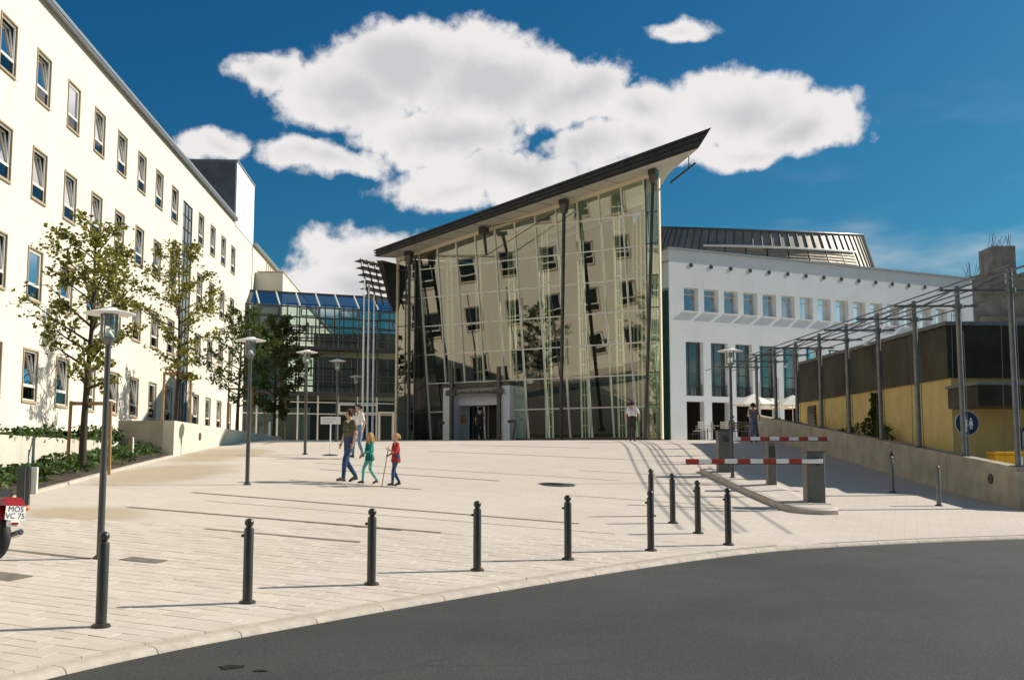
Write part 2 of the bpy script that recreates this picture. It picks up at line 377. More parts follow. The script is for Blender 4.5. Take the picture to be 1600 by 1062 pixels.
# ================================================================== ground
def sm(a,b,x):
    t=min(1,max(0,(x-a)/(b-a))); return t*t*(3-2*t)
def gz(X,Y):
    z=.415+.071*(Y-16)-.034*(1-sm(26,50,Y))*(X+5.9)
    k=.6;m=2.82
    return z if z<m-k else (m if z>m+k else z-(z-(m-k))**2/(4*k))
KP=[(-30,-34),(-20,-17.5),(-12,-4.2),(-7.4,3.4),(-5.5,7.2),(-4.45,9.45),(-3.5,11.0),(-2.2,12.6),(-.85,14.15),(1.9,17.1),(4.35,19.3),(7.05,20.85),(10.1,22.25),(14,23.7),(20,25.3),(30,27),(45,28.5)]
def catmull(P,n=10):
    out=[]
    for i in range(len(P)-1):
        p0=P[max(i-1,0)];p1=P[i];p2=P[i+1];p3=P[min(i+2,len(P)-1)]
        for k in range(n):
            t=k/n
            out.append(tuple(.5*((2*b)+(-a+c)*t+(2*a-5*b+4*c-d)*t*t+(-a+3*b-3*c+d)*t**3) for a,b,c,d in zip(p0,p1,p2,p3)))
    out.append(P[-1]); return out
KC=catmull(KP)
kx=np.array([p[0] for p in KC]);ky=np.array([p[1] for p in KC])
def yk(x): return float(np.interp(x,kx,ky))
# far ground
tag(MB().quad((-400,-400,-6),(400,-400,-6),(400,600,-6),(-400,600,-6)).build('ground',M['terrain']),kind='structure')
# plaza: columns of constant X from the kerb to beyond the buildings
PAV_Y=20.5
def plaza_z(x,y):
    z=gz(x,y)
    # bedding layer under the laid slabs in the foreground
    dep=.03*(1-sm(PAV_Y-1.2,PAV_Y-.2,y))
    return z-dep
xs=[-30+.5*i for i in range(121)]
b=MB()
ts=[i/150 for i in range(151)]
for x in xs:
    y0=yk(x)+.08
    for t in ts:
        y=y0+(95-y0)*(t**1.25); b.v.append((x,y,plaza_z(x,y)))
n=len(ts)
for i in range(len(xs)-1):
    for k in range(n-1):
        b.f.append((i*n+k,(i+1)*n+k,(i+1)*n+k+1,i*n+k+1)); b.m.append(0)
plaza=tag(b.build('plaza',M['paving'],smooth=True,recalc=False),kind='structure')
# pavers
pm=MB().bev(-PL/2+.0022,PL/2-.0022,-PW/2+.0022,PW/2-.0022,-.05,0,.004).mesh('paver',M['paver'])
cand=[]
rngp=random.Random(3)
F_=1750
for j in range(-20,140):
    for i in range(-40,60):
        u=(i+(.5 if j%2 else 0))*PL; v=j*PW+0.
        X=u*E1.x+v*E2.x; Y=u*E1.y+v*E2.y
        if Y>PAV_Y-.7 or X<-9.5 or X>9 or Y<4: continue
        if abs(X/Y)>.60: continue
        hx,hy=PL/2-.0022,PW/2-.0022
        poly=[(-hx,-hy),(hx,-hy),(hx,hy),(-hx,hy)]
        def kd(p):
            x=X+p[0]*E1.x+p[1]*E2.x; y=Y+p[0]*E1.y+p[1]*E2.y; sl=(yk(x+.1)-yk(x-.1))/.2
            return (y-yk(x))/math.sqrt(1+sl*sl)-.178
        fd=[kd(p) for p in poly]
        if max(fd)<=.03: continue
        cut=None
        if min(fd)<0:
            cut=[]
            for q in range(4):
                p0,p1=poly[q],poly[(q+1)%4]; f0,f1=fd[q],fd[(q+1)%4]
                if f0>=0: cut.append(p0)
                if f0*f1<0: t_=f0/(f0-f1); cut.append((p0[0]+(p1[0]-p0[0])*t_,p0[1]+(p1[1]-p0[1])*t_))
        inview=abs(X/Y)<.455
        cand.append((not inview,Y,X,cut))
cand.sort(key=lambda c:c[:3])
eu=math.atan2(E1.y,E1.x)
def paver_mx(X,Y):
    e=.2; z=gz(X,Y); gx=(gz(X+e,Y)-gz(X-e,Y))/(2*e); gy=(gz(X,Y+e)-gz(X,Y-e))/(2*e)
    nrm=Vector((-gx+rngp.gauss(0,.003),-gy+rngp.gauss(0,.003),1)).normalized()
    a=(E1-nrm*E1.dot(nrm)).normalized(); c=nrm.cross(a)
    return Matrix(((a.x,c.x,nrm.x,X),(a.y,c.y,nrm.y,Y),(a.z,c.z,nrm.z,z+rngp.gauss(0,.0012)),(0,0,0,1)))
rest=MB(); pv_=[v.co.copy() for v in pm.vertices]; pf=[tuple(p.vertices) for p in pm.polygons]
for k,(_,Y,X,cut) in enumerate(cand):
    mx_=paver_mx(X,Y)
    if k<300:
        cm=pm if cut is None else MB().prism([(x,y,-.05) for x,y in cut],[(x,y,0) for x,y in cut]).mesh('paver',M['paver'])
        o=bpy.data.objects.new('paver',cm); COL.objects.link(o); o.parent=plaza; o.matrix_local=mx_
    elif cut is None: rest.add([tuple(mx_@v) for v in pv_],pf)
    else: nc=len(cut); rest.prism([tuple(mx_@Vector((x,y,-.05))) for x,y in cut],[tuple(mx_@Vector((x,y,0))) for x,y in cut])
tag(rest.build('paver_field',M['paver'],plaza,recalc=False),kind='stuff')
# kerb stones
kerb=tag(empty('kerb',(0,0,0)),kind='structure')
seg=np.hypot(np.diff(kx),np.diff(ky)); S=np.concatenate([[0],np.cumsum(seg)])
def kp(s): return Vector((float(np.interp(s,S,kx)),float(np.interp(s,S,ky)),0))
prof=[(-.17,-.25),(-.17,-.012),(-.13,-.002),(.0,-.004),(.05,-.022),(.075,-.06),(.082,-.11),(.082,-.25)]
s=S[np.searchsorted(ky,2)]
while s<S[-1]-20:
    ln=1.0; kb=MB(); rows=[]
    for q in range(4):
        ss=s+.006+(ln-.012)*q/3; p=kp(ss); t=(kp(ss+.05)-kp(ss-.05)).normalized(); nn=Vector((t.y,-t.x,0))
        for a,h in prof:
            P=p+nn*a; kb.v.append((P.x,P.y,gz(p.x,p.y)+h))
    m=len(prof)
    for q in range(3):
        for a in range(m-1): kb.f.append((q*m+a,q*m+a+1,(q+1)*m+a+1,(q+1)*m+a)); kb.m.append(0)
    kb.f+= [tuple(range(m)),tuple(3*m+a for a in range(m-1,-1,-1))]; kb.m+=[0,0]
    kb.build('kerb_stone',M['kerb'],kerb,smooth=True)
    s+=ln
# road
rb=MB(); ds=[.03,.5,1,2,3,4.5,6,8,11,15,20,28,40,70]
ss_=np.arange(0,S[-1],.8)
for s_ in ss_:
    p=kp(s_); t=(kp(min(s_+.4,S[-1]))-kp(max(s_-.4,0))).normalized(); nn=Vector((t.y,-t.x,0))
    for d in ds:
        P=p+nn*d; rb.v.append((P.x,P.y,gz(p.x,p.y)-.062-.018*min(d,12)))
m=len(ds)
for i in range(len(ss_)-1):
    for k in range(m-1): rb.f.append((i*m+k,i*m+k+1,(i+1)*m+k+1,(i+1)*m+k)); rb.m.append(0)
road=tag(rb.build('road',M['asphalt'],smooth=True,recalc=False),kind='structure')
def road_z(x,y):
    i=int(np.argmin((kx-x)**2+(ky-y)**2)); d=math.hypot(kx[i]-x,ky[i]-y); return gz(kx[i],ky[i])-.062-.018*min(d,12)
rt=random.Random(17)
for cx_,cy_,rr_ in((-2.55,10.4,.10),(-2.25,10.25,.05)):      # tar repairs and oil spots
    q=MB(); m_=14
    for k in range(m_):
        a=2*math.pi*k/m_; r_=rr_*rt.uniform(.6,1.25); x_=cx_+r_*math.cos(a)*1.3; y_=cy_+r_*math.sin(a)*.8; q.v.append((x_,y_,road_z(x_,y_)+.006))
    q.f.append(tuple(range(m_))); q.m.append(0); q.build('tar_patch',M['asphalt_plain'],road,recalc=False)
# dark channel strips set in the paving
def strip(p0,p1,w=.13,mt='drain'):
    p0=Vector((*p0,0));p1=Vector((*p1,0)); t=(p1-p0); n_=max(2,int(t.length/.5)); d=t.normalized(); a=Vector((-d.y,d.x,0))*w/2
    q=MB()
    for i in range(n_+1):
        p=p0+t*(i/n_)
        for sgn in(-1,1):
            P=p+a*sgn; q.v.append((P.x,P.y,gz(P.x,P.y)+.004))
    for i in range(n_): q.f.append((2*i,2*i+2,2*i+3,2*i+1)); q.m.append(0)
    return q.build('drain_strip',M[mt],plaza,recalc=False)
for p0,p1,w_ in[((-7.41,21.82),(-1.23,19.74),.15),((-7.03,24.82),(1.28,21.66),.15),((-5.21,19.22),(-2.45,18.3),.12),((-5.44,31.96),(-.35,30.1),.13),((-5.6,28.4),(-2.2,27.2),.12),((-8.2,16.7),(-5.85,15.85),.13),
   ((-6.3,23.3),(1.84,20.36),.03),((-9,36.8),(-5.5,36.0),.1),((-3,40.5),(7,37),.1),((-2,44.5),(3,42.9),.1),((-6,34.2),(3,31.2),.06),((2,34),(5.6,32.7),.06),((1.4,27),(5.9,25.4),.05)]: strip(p0,p1,w_)
def slab_on(x,y,sx,sy,name,mt,lab=None):
    q=MB(); 
    for i in range(5):
        for k in range(3):
            P=Vector((x,y,0))+E1*((i/4-.5)*sx)+E2*((k/2-.5)*sy); q.v.append((P.x,P.y,gz(P.x,P.y)+.006))
    for i in range(4):
        for k in range(2): q.f.append((i*3+k,i*3+3+k,i*3+4+k,i*3+k+1)); q.m.append(0)
    return q.build(name,M[mt],plaza,recalc=False)
slab_on(-5.15,15.9,.62,.30,'gully_grate','drain'); slab_on(-6.4,14.35,.6,.4,'gully_grate','drain')
q=MB(); c0=(1.2,29.5)
for k in range(24):
    a=2*math.pi*k/24; x=c0[0]+.46*math.cos(a); y=c0[1]+.46*math.sin(a); q.v.append((x,y,gz(x,y)+.012))
q.f.append(tuple(range(24))); q.m.append(0); q.build('manhole_cover',M['iron'],plaza,recalc=False)
# ================================================================== generic wall with openings (local: x along, y outward, z up)
def wall_open(x0,x1,z0,z1,ops,depth,off=(0,0,0)):
    b=MB(off)
    X=sorted(set([x0,x1]+[o[0] for o in ops]+[o[1] for o in ops])); Z=sorted(set([z0,z1]+[o[2] for o in ops]+[o[3] for o in ops]))
    def inside(x,z): return any(o[0]<x<o[1] and o[2]<z<o[3] for o in ops)
    for i in range(len(X)-1):
        # merge vertically where possible
        run=None
        for k in range(len(Z)-1):
            solid=not inside((X[i]+X[i+1])/2,(Z[k]+Z[k+1])/2)
            if solid:
                if run is None: run=Z[k]
            if (not solid or k==len(Z)-2) and run is not None:
                top=Z[k+1] if solid else Z[k]
                b.quad((X[i],0,run),(X[i+1],0,run),(X[i+1],0,top),(X[i],0,top)); run=None
    for a,c,e,f in ops:
        b.quad((a,0,e),(a,-depth,e),(a,-depth,f),(a,0,f)); b.quad((c,0,e),(c,0,f),(c,-depth,f),(c,-depth,e))
        b.quad((a,0,e),(c,0,e),(c,-depth,e),(a,-depth,e)); b.quad((a,0,f),(a,-depth,f),(c,-depth,f),(c,0,f))
    return b
rw=random.Random(11)
# ------------------------------------------------------------------ ward building on the left
LB=2.3
ward=tag(empty('ward_building',(-13.7-.06*20,20,LB),math.atan2(-.998,.06)),'long cream rendered four storey hospital wing with rows of tall windows','building')
# local x: towards the camera; a facade station Y maps to x=-(Y-20)*1.0018 ; y outward
def lx(Y): return -(Y-20)*1.0018
WW,WH=1.24,1.65
cols=[54.89-3.107*k for k in range(15)]+[61.02+3.17*k for k in range(4)]
rows=[13.83,10.47,7.11,3.75]
ops=[];wins=[]
for Y in cols:
    for ri,z in enumerate(rows):
        if Y>60 and ri==3 and False: continue
        a=lx(Y+WW/1.0018); ops.append((a,a+WW,z-LB,z-LB+WH)); wins.append((a,z-LB,Y,ri))
ST0,ST1=57.33,59.5
ops.append((lx(ST1),lx(ST0),.35,15.35-LB))
wl=wall_open(lx(78.2),lx(4),-1.8,17.35-LB,ops,.075)
wl.box(lx(78.2),lx(4),-14,-.9,-1.8,17.0-LB)      # mass behind
wl.build('wall',M['render_cream'],ward,recalc=False)
# roof coping and gutter
g=MB(); g.box(lx(71.5),lx(3.8),-.5,.22,17.35-LB,17.47-LB); g.build('coping',M['coping'],ward)
g=MB(); g.box(lx(71.5),lx(3.8),-.45,.10,17.475-LB,17.62-LB); g.build('roof_edge',M['frame_white'],ward)
g=MB(); g.tube([(lx(71.4),.16,17.27-LB),(lx(3.8),.16,17.27-LB)],.06,8); g.build('gutter',M['coping'],ward,smooth=True)
# window kit, shared by all openings
def frame_mesh(w,h,t,d0,d1,zs=()):
    b=MB(); b.box(0,t,d0,d1,0,h); b.box(w-t,w,d0,d1,0,h); b.box(t,w-t,d0,d1,0,t); b.box(t,w-t,d0,d1,h-t,h)
    for z in zs: b.box(t,w-t,d0,d1,z-t/2,z+t/2)
    return b
SUR=MB(); SUR.box(-.055,0,-.02,.035,-.05,WH+.05); SUR.box(WW,WW+.055,-.02,.035,-.05,WH+.05); SUR.box(0,WW,-.02,.035,WH,WH+.05); SUR.box(-.055,WW+.055,-.02,.06,-.085,-.052); SUR.box(0,WW,-.02,.035,-.05,0)
SUR=SUR.mesh('window_surround',M['frame_tan'])
FRM=frame_mesh(WW-.01,WH-.01,.05,-.085,-.03,(.47,)).mesh('window_frame',M['frame_white'])
LOWP=MB().quad((.05,-.055,.05),(WW-.06,-.055,.05),(WW-.06,-.055,.45),(.05,-.055,.45)).mesh('lower_pane',M['pane_sky'])
SW,SH=WW-.12,WH-.57
SASH=frame_mesh(SW,SH,.038,-.025,.025).mesh('sash',M['frame_white'])
UPP=MB().quad((.05,0,.05),(SW-.05,0,.05),(SW-.05,0,SH-.05),(.05,0,SH-.05)).mesh('upper_pane',M['pane'])
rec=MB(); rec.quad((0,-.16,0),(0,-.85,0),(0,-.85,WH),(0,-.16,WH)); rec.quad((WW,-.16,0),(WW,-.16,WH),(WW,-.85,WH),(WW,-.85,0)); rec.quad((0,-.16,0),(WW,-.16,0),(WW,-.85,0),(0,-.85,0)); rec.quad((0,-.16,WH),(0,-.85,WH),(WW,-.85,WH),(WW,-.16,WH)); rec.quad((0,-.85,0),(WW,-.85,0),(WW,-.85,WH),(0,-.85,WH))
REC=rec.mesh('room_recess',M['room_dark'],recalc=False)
curt=mat('curtain_orange',(.55,.28,.08),.9); curtw=mat('curtain_pale',(.45,.42,.36),.9)
def window_at(x,z,par,tilt,cur=None):
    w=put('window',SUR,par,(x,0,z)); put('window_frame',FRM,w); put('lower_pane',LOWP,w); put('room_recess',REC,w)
    s=put('sash',SASH,w,(.055,-.06,.50)); s.rotation_euler=(R(tilt),0,0)
    p=put('upper_pane',UPP,w,(.055,-.06,.50)); p.rotation_euler=(R(tilt),0,0)
    if cur:
        c=MB(); nw=14; xa,xb=cur[0]*WW,cur[1]*WW
        vs=[]
        for i in range(nw+1):
            q=xa+(xb-xa)*i/nw; yy=-.42+.03*math.sin(i*1.9); vs+=[(q,yy,.05),(q,yy,WH-.05)]
        c.add(vs,[(2*i,2*i+2,2*i+3,2*i+1) for i in range(nw)]); c.build('curtain',cur[2],w,recalc=False)
    return w
for x,z,Y,ri in wins:
    t=rw.choice([7,7,7,8,6,0]) ; cu=None
    r_=rw.random()
    if abs(Y-36.25)<.3 and ri==2: cu=(0.02,.98,curt); t=0
    elif r_<.12: cu=(.05,.45,curtw)
    elif r_<.2: cu=(.6,.97,curtw)
    window_at(x,z,ward,t,cu)
# stair glazing: tall ribbon of panes
sg=MB(); xa,xb=lx(ST1),lx(ST0); zt=15.35-LB; nr=18
for k in range(4): q=xa+(xb-xa)*k/3; sg.box(q-.03,q+.03,-.12,-.02,.35,zt)
for k in range(nr+1): z=.35+(zt-.35)*k/nr; sg.box(xa,xb,-.10,-.03,z-.025,z+.025)
stair=sg.build('stair_glazing',M['steel_grey'],ward)
pq=MB().quad((.03,0,.025),((xb-xa)/3-.03,0,.025),((xb-xa)/3-.03,0,(zt-.35)/nr-.025),(.03,0,(zt-.35)/nr-.025)).mesh('pane',M['glass_block'],recalc=False)
for k in range(nr):
    for j in range(3): put('pane',pq,stair,(xa+(xb-xa)*j/3,-.07,.35+(zt-.35)*k/nr))
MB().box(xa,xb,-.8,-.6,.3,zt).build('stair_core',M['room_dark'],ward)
# stair tower at the far end
tw=MB(); tw.box(lx(78.2),lx(71.5),-9,.05,17.0-LB,21.22-LB); tw.build('stair_tower',M['render_white'],ward)
tw=MB(); tw.box(lx(71.5)+.002,lx(71.5)+.10,-9,-.02,16.9-LB,21.16-LB); tw.build('tower_shade_face',mat('tower_shade',(.13,.14,.15),.6,var=.25,scale=1.2),ward)  # dark near face: shade of the white tower put into the colour
tw=MB(); tw.box(lx(78.25),lx(71.35),-9.05,.12,21.222-LB,21.32-LB); tw.build('tower_coping',M['coping'],ward)
tw=MB(); tw.box(lx(71.2),lx(63.5),-1.1,-.9,17.4-LB,18.0-LB)
for k in range(5): q=lx(63.5+k*1.9); tw.box(q-.05,q+.05,-1.08,-.92,18.0-LB,18.45-LB)
tw.box(lx(71.2),lx(63.5),-1.05,-.95,18.45-LB,18.5-LB); tw.build('roof_parapet',M['frame_white'],ward)
# far continuation of the wing, beyond the glazed link
far=tag(empty('far_wing',(-13.7-.06*78.2,78.3,LB),math.atan2(-.998,.06)),'cream far wing beyond the white stair tower, with projecting bay','building')
def fx(Y): return -(Y-78.3)*1.0018
fops=[]
for k in range(13):
    Y=97+3.3*k
    for z in rows[0:4]: fops.append((fx(Y+WW),fx(Y),z-LB,z-LB+WH))
wf=wall_open(fx(142),fx(78.35),-1,17.05-LB,fops,.075); wf.box(fx(142),fx(78.35),-12,-.9,-1,16.9-LB)
wf.build('wall',M['render_cream'],far,recalc=False)
FARP=MB().quad((.05,-.055,.05),(WW-.06,-.055,.05),(WW-.06,-.055,WH-.06),(.05,-.055,WH-.06)).mesh('pane',M['pane_sky'])
for a,c,e,f in fops:
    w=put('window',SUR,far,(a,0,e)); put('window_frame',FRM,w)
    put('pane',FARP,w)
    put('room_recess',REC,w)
MB().box(fx(142),fx(78.4),-.5,.25,17.05-LB,17.22-LB).build('coping',M['coping'],far)
fb_=MB(); fb_.box(fx(94),fx(79.4),0.003,2.0,-1,15.25-LB); bay=fb_.build('projecting_bay',M['render_cream'],far)
MB().box(fx(94.05),fx(79.35),.2,2.05,15.252-LB,15.33-LB).build('bay_coping',M['frame_tan'],bay)
MB().box(fx(95.5),fx(94.5),2.5,15,-1,12.6-LB).build('rear_block',M['slate'],far)
r2=MB()
for k in range(4): r2.tube([(fx(80.2+k*.9),.7,15.33-LB),(fx(80.2+k*.9),.7,16.1-LB)],.03,6)
r2.tube([(fx(80.2),.7,16.1-LB),(fx(82.9),.7,16.1-LB)],.03,6); r2.build('bay_railing',M['frame_tan'],bay)

# ------------------------------------------------------------------ glazed link
KB=2.82; CA=R(68)
link=tag(empty('glazed_link',(-18.26,75.95,KB),math.atan2(-math.cos(CA),-math.sin(CA))),'two storey glazed link with sloping blue glass roof between cream wing and hall','building')
# local x = -t (t runs to the right), y outward
T=lambda t:-t
LT=13.4; zz=lambda z:z-KB
bayw=1.40; nb=9; t0=-.45
fr=MB()
for k in range(nb+1):
    t=t0+k*bayw; fr.box(T(t)-.035,T(t)+.035,-.12,.05,zz(6.45),zz(12.5))
fr.build('mullions',M['steel_grey'],link)
for z,h in((6.45,.30),(7.35,.06),(7.75,.05),(9.0,.06),(9.65,.22),(10.3,.05),(10.65,.05),(11.05,.06),(11.75,.08),(12.48,.1)):
    MB().box(T(t0+nb*bayw),T(t0),-.1,.052,zz(z-h/2),zz(z+h/2)).build('transom',M['steel_grey'],link)
zr=[6.6,8.1,9.5,11.1,12.43]
prm=None
for k in range(nb):
    for j in range(4):
        if j==2: z0,z1=9.8,11.05
        else: z0,z1=((6.62,8.1),(8.1,9.52),None,(11.1,12.42))[j]
        t=t0+k*bayw
        MB().quad((T(t+.04),-.02,zz(z0)),(T(t+bayw-.04),-.02,zz(z0)),(T(t+bayw-.04),-.02,zz(z1)),(T(t+.04),-.02,zz(z1))).build('pane',M['link_glass'],link,recalc=False)
    if k%2==1:
        w=frame_mesh(1.24,.56,.07,-.02,.085).build('vent_window',M['frame_grey'],link,loc=(T(t0+(k+1)*bayw)+.08,0,zz(11.82)))
    w2=frame_mesh(.9,.42,.06,-.02,.075).build('vent_window',M['frame_grey'],link,loc=(T(t0+(k+1)*bayw)+.05+.4*(k%3),0,zz(11.28))) if k%2==0 else None
# sloping roof glazing
for k in range(nb):
    t=t0+k*bayw
    MB().quad((T(t+.03),.06,zz(12.54)),(T(t+bayw-.03),.06,zz(12.54)),(T(t+bayw-.03)+.0,-1.5,zz(13.62)),(T(t+.03),-1.5,zz(13.62))).build('roof_pane',M['roof_glass'],link,recalc=False)
for k in range(nb+1):
    t=t0+k*bayw; MB().bar((T(t),.09,zz(12.56)),(T(t),-1.5,zz(13.66)),.07,.08).build('glazing_bar',M['frame_white'],link)
MB().box(T(t0+nb*bayw),T(t0),-1.62,-1.48,zz(13.56),zz(13.72)).build('ridge',M['steel_grey'],link)
# floors, back glazing, interior rails
for z,h in((6.42,.28),(9.6,.30)): MB().box(T(t0+nb*bayw),T(t0),-4.5,-.13,zz(z-h/2),zz(z+h/2)).build('floor_slab',M['concrete'],link)
bk=MB()
for k in range(nb*2+1):
    t=t0+k*bayw/2; bk.box(T(t)-.04,T(t)+.04,-4.6,-4.5,zz(6.4),zz(13.3))
for z in(6.6,7.3,8.6,9.4,9.9,10.6,11.7,13.3): bk.box(T(t0+nb*bayw),T(t0),-4.58,-4.52,zz(z-.05),zz(z+.05))
bk.build('rear_frame',M['frame_grey'],link)
rl=MB()
for z0 in(6.6,9.8):
    for q in(.35,.6,.85,1.1): rl.tube([(T(t0),-.4,zz(z0+q)),(T(t0+nb*bayw),-.4,zz(z0+q))],.018,5)
rl.build('handrail',M['steel_grey'],link)
# ground storey
gf=MB()
for k in range(nb+1):
    t=t0+k*bayw; gf.box(T(t)-.05,T(t)+.05,-.14,.02,0,zz(6.3))
for z in(5.05,5.85): gf.box(T(t0+nb*bayw),T(t0),-.1,0,zz(z)-.035,zz(z)+.035)
gf.build('ground_frame',M['frame_white'],link)
for k in range(nb):
    t=t0+k*bayw; MB().quad((T(t+.05),-.06,.02),(T(t+bayw-.05),-.06,.02),(T(t+bayw-.05),-.06,zz(6.28)),(T(t+.05),-.06,zz(6.28))).build('ground_pane',M['link_glass'],link,recalc=False)
for t,w_,z0,h in((6.6,1.45,5.1,.68),(8.15,1.25,5.1,.68)): frame_mesh(w_,h,.1,-.06,.08).build('fanlight',M['frame_white'],link,loc=(T(t+w_),0,zz(z0)))
frame_mesh(1.15,2.45,.13,-.06,.1).build('door_frame',M['frame_white'],link,loc=(T(10.62),0,0))
blue=mat('blue_panel',(.03,.09,.25),.5)
MB().box(T(9.45),T(8.35),-.5,-.2,0,2.2).build('blue_panel',blue,link)
MB().box(T(t0+nb*bayw),T(t0),-5.2,-5.0,-.3,zz(6.3)).build('back_wall',M['slate'],link)
MB().box(T(5.2),T(1.2),-3.0,-2.8,-.1,zz(5.6)).build('inner_wall',M['render_white'],link)

# ------------------------------------------------------------------ entrance hall (glass front leaning forward, prow roof)
HB=2.82
hall=tag(empty('entrance_hall',(7.19,53.5,HB),math.atan2(.512,-.859)),'glass fronted entrance hall with rising dark prow roof reflecting the cream wing','building')
hz=lambda z:z-HB
HW=15.84
def gy(z): return -1.55+.128*(z-HB)
def gtop(u): return 15.84-.18*u
mu=[.8+1.245*k for k in range(12)]
tz=[4.47,6.03,7.6,9.17,10.74,12.3,13.86]
def GP(u,z,o=0): return (u,gy(z)+o,hz(z))
for u in mu:
    MB().bar(GP(u,5.9 if 9.0<u<13.28 else HB),GP(u,gtop(u)-.02),.05,.14,(0,1,0)).build('mullion',M['steel_white'],hall)
for z in tz:
    umax=min(mu[-1],(15.5-z)/.18)
    if umax<mu[0]+.3: continue
    for ta,tb in([(mu[0],umax)] if z>5.9 else [(mu[0],9.02),(13.26,umax)]): MB().bar(GP(ta,z,.012),GP(tb,z,.012),.06,.06).build('transom',M['steel_white'],hall)
MB().bar(GP(mu[0],HB+.08),GP(mu[-1],HB+.08),.16,.14).build('sill_rail',M['steel_grey'],hall)
lv=[HB+.12]+tz+[99]
prt=(9.0,13.3)
for k in range(11):
    ua,ub=mu[k]+.025,mu[k+1]-.025
    for j in range(len(lv)-1):
        z0=lv[j]+.03; z1=lv[j+1]-.03
        ua,ub=mu[k]+.025,mu[k+1]-.025
        if j<2:                        # keep clear of the entrance portal
            if ua<13.26<ub: ua=13.26
            elif ua<9.01<ub: ub=9.01
            elif 9.0<ua<13.27: continue
        a1=min(z1,gtop(ua)); b1=min(z1,gtop(ub))
        if a1<z0+.05 and b1<z0+.05: continue
        a1=max(a1,z0); b1=max(b1,z0)
        e=[rw.gauss(0,.0012) for _ in range(2)]
        MB().quad((ua,gy(z0),hz(z0)),(ub,gy(z0)+e[0],hz(z0)),(ub,gy(b1)+e[0]+e[1],hz(b1)),(ua,gy(a1)+e[1],hz(a1))).build('pane',M['hall_glass'],hall,recalc=False)
# cream head beam under the soffit
MB().bar((mu[0]-.8,.1,hz(gtop(0)-.05)),(HW,gy(gtop(HW))+.3,hz(gtop(HW)-.05)),.14,.26,(0,0,1)).build('head_beam',M['cream_beam'],hall)
# vertical end bays with glass, either side
for ua,ub,nm in((0.0,.74,'end_bay'),(14.55,HW,'end_bay')):
    fr=MB(); zt_=gtop(ua if ua<1 else ub)+.1
    fr.box(ua,ua+.09,-.1,.06,0,hz(zt_)) if ua<1 else fr.box(ub-.12,ub,-.1,.06,0,hz(zt_))
    eb=fr.build(nm,M['cream_beam'],hall)
    q=MB()
    for z in tz:
        if z<zt_: q.box(ua+.05,ub-.05,-.04,.04,hz(z)-.025,hz(z)+.025)
    q.box(ub-.03,ub,-.05,.05,0,hz(zt_)) if ua<1 else q.box(ua,ua+.05,-.05,.05,0,hz(zt_))
    if ua>1: q.box((ua+ub)/2-.02,(ua+ub)/2+.02,-.04,.04,0,hz(zt_))
    q.build('end_bay_bars',M['steel_grey'],eb)
    zs=[HB]+[z for z in tz if z<zt_]+[zt_]
    for k in range(len(zs)-1):
        MB().quad((ua+.05,0,hz(zs[k])+.02),(ub-.03,0,hz(zs[k])+.02),(ub-.03,0,hz(zs[k+1])-.02),(ua+.05,0,hz(zs[k+1])-.02)).build('pane',M['hall_glass'],eb,recalc=False)
    # triangular return between the upright bay and the leaning front
    uu=ub if ua<1 else ua
    MB().add([(uu,0,0),(uu,gy(HB),0),(uu,gy(zt_),hz(zt_))],[(0,1,2)]).build('return_pane',M['side_glass'],eb,recalc=False)
# round columns in front
def colm(pa,pb,r=.09):
    c=MB().tube([pa,pb],r,14).build('column',M['steel_dark'],hall,smooth=True)
    h=Vector(pb); k=MB(); k.box(h.x-.2,h.x+.2,h.y-.16,h.y+.22,h.z-.05,h.z+.2); k.prism([(h.x-.12,h.y-.12,h.z-.5),(h.x+.12,h.y-.12,h.z-.5),(h.x+.12,h.y+.12,h.z-.5),(h.x-.12,h.y+.12,h.z-.5)],[(h.x-.19,h.y-.15,h.z-.05),(h.x+.19,h.y-.15,h.z-.05),(h.x+.19,h.y+.2,h.z-.05),(h.x-.19,h.y+.2,h.z-.05)])
    k.build('bracket',M['steel_dark'],c)
    MB().lathe([(.22,0),(.22,.05),(.14,.09)],16,(pa[0],pa[1],pa[2])).build('base_plate',M['steel_dark'],c)
    return c
sof=lambda u:15.62-.18*u
colm((14.32,.8,0),(14.42,.8,hz(sof(14.4))-.1)); colm((5.1,.8,0),(4.84,.8,hz(sof(4.84))-.1)); colm((.55,.8,0),(-.04,.8,hz(sof(0))-.1))
# hanging strut with tie rods above the entrance
kp_=MB(); kp_.tube([(9.62,.8,hz(sof(9.6))-.1),(9.45,.8,hz(12.45))],[.1,.07],10); ks=kp_.build('hanging_strut',M['steel_dark'],hall,smooth=True)
MB().box(9.42,9.82,.6,1.0,hz(sof(9.6))-.3,hz(sof(9.6))+.05).build('bracket',M['steel_dark'],ks)
tr=MB()
for pa,pb in(((9.45,.8,12.45),(4.9,.8,14.5)),((9.45,.8,12.45),(14.4,.8,12.9)),((9.6,.8,13.9),(6.6,.8,14.2))): tr.tube([(pa[0],pa[1],hz(pa[2])),(pb[0],pb[1],hz(pb[2]))],.022,6)
tr.build('tie_rod',M['steel_dark'],ks)
# lattice masts behind the glass
for u in(13.35,11.45,9.35,7.25,5.15,3.05,1.25):
    ld=MB(); zt_=hz(sof(u))-.1; yb=-2.0
    for q in(-.2,.2): ld.tube([(u+q,yb,0),(u+q*.7,yb+.55,zt_)],.055,8)
    nk=int(zt_/.75)
    for k in range(1,nk):
        f=k/nk; ld.bar((u-.2*(1-.3*f),yb+.55*f,zt_*f),(u+.2*(1-.3*f),yb+.55*f,zt_*f),.03,.05)
    ld.tube([(u,yb,0),(u,yb+.55,zt_)],.02,6)
    for f in(): ld.tube([(u,yb+.55*f,zt_*f),(u+.95,gy(HB+zt_*(f+.12))-.05,zt_*(f+.12))],.03,6)
    ld.build('lattice_mast',M['steel_white'],hall,smooth=True)
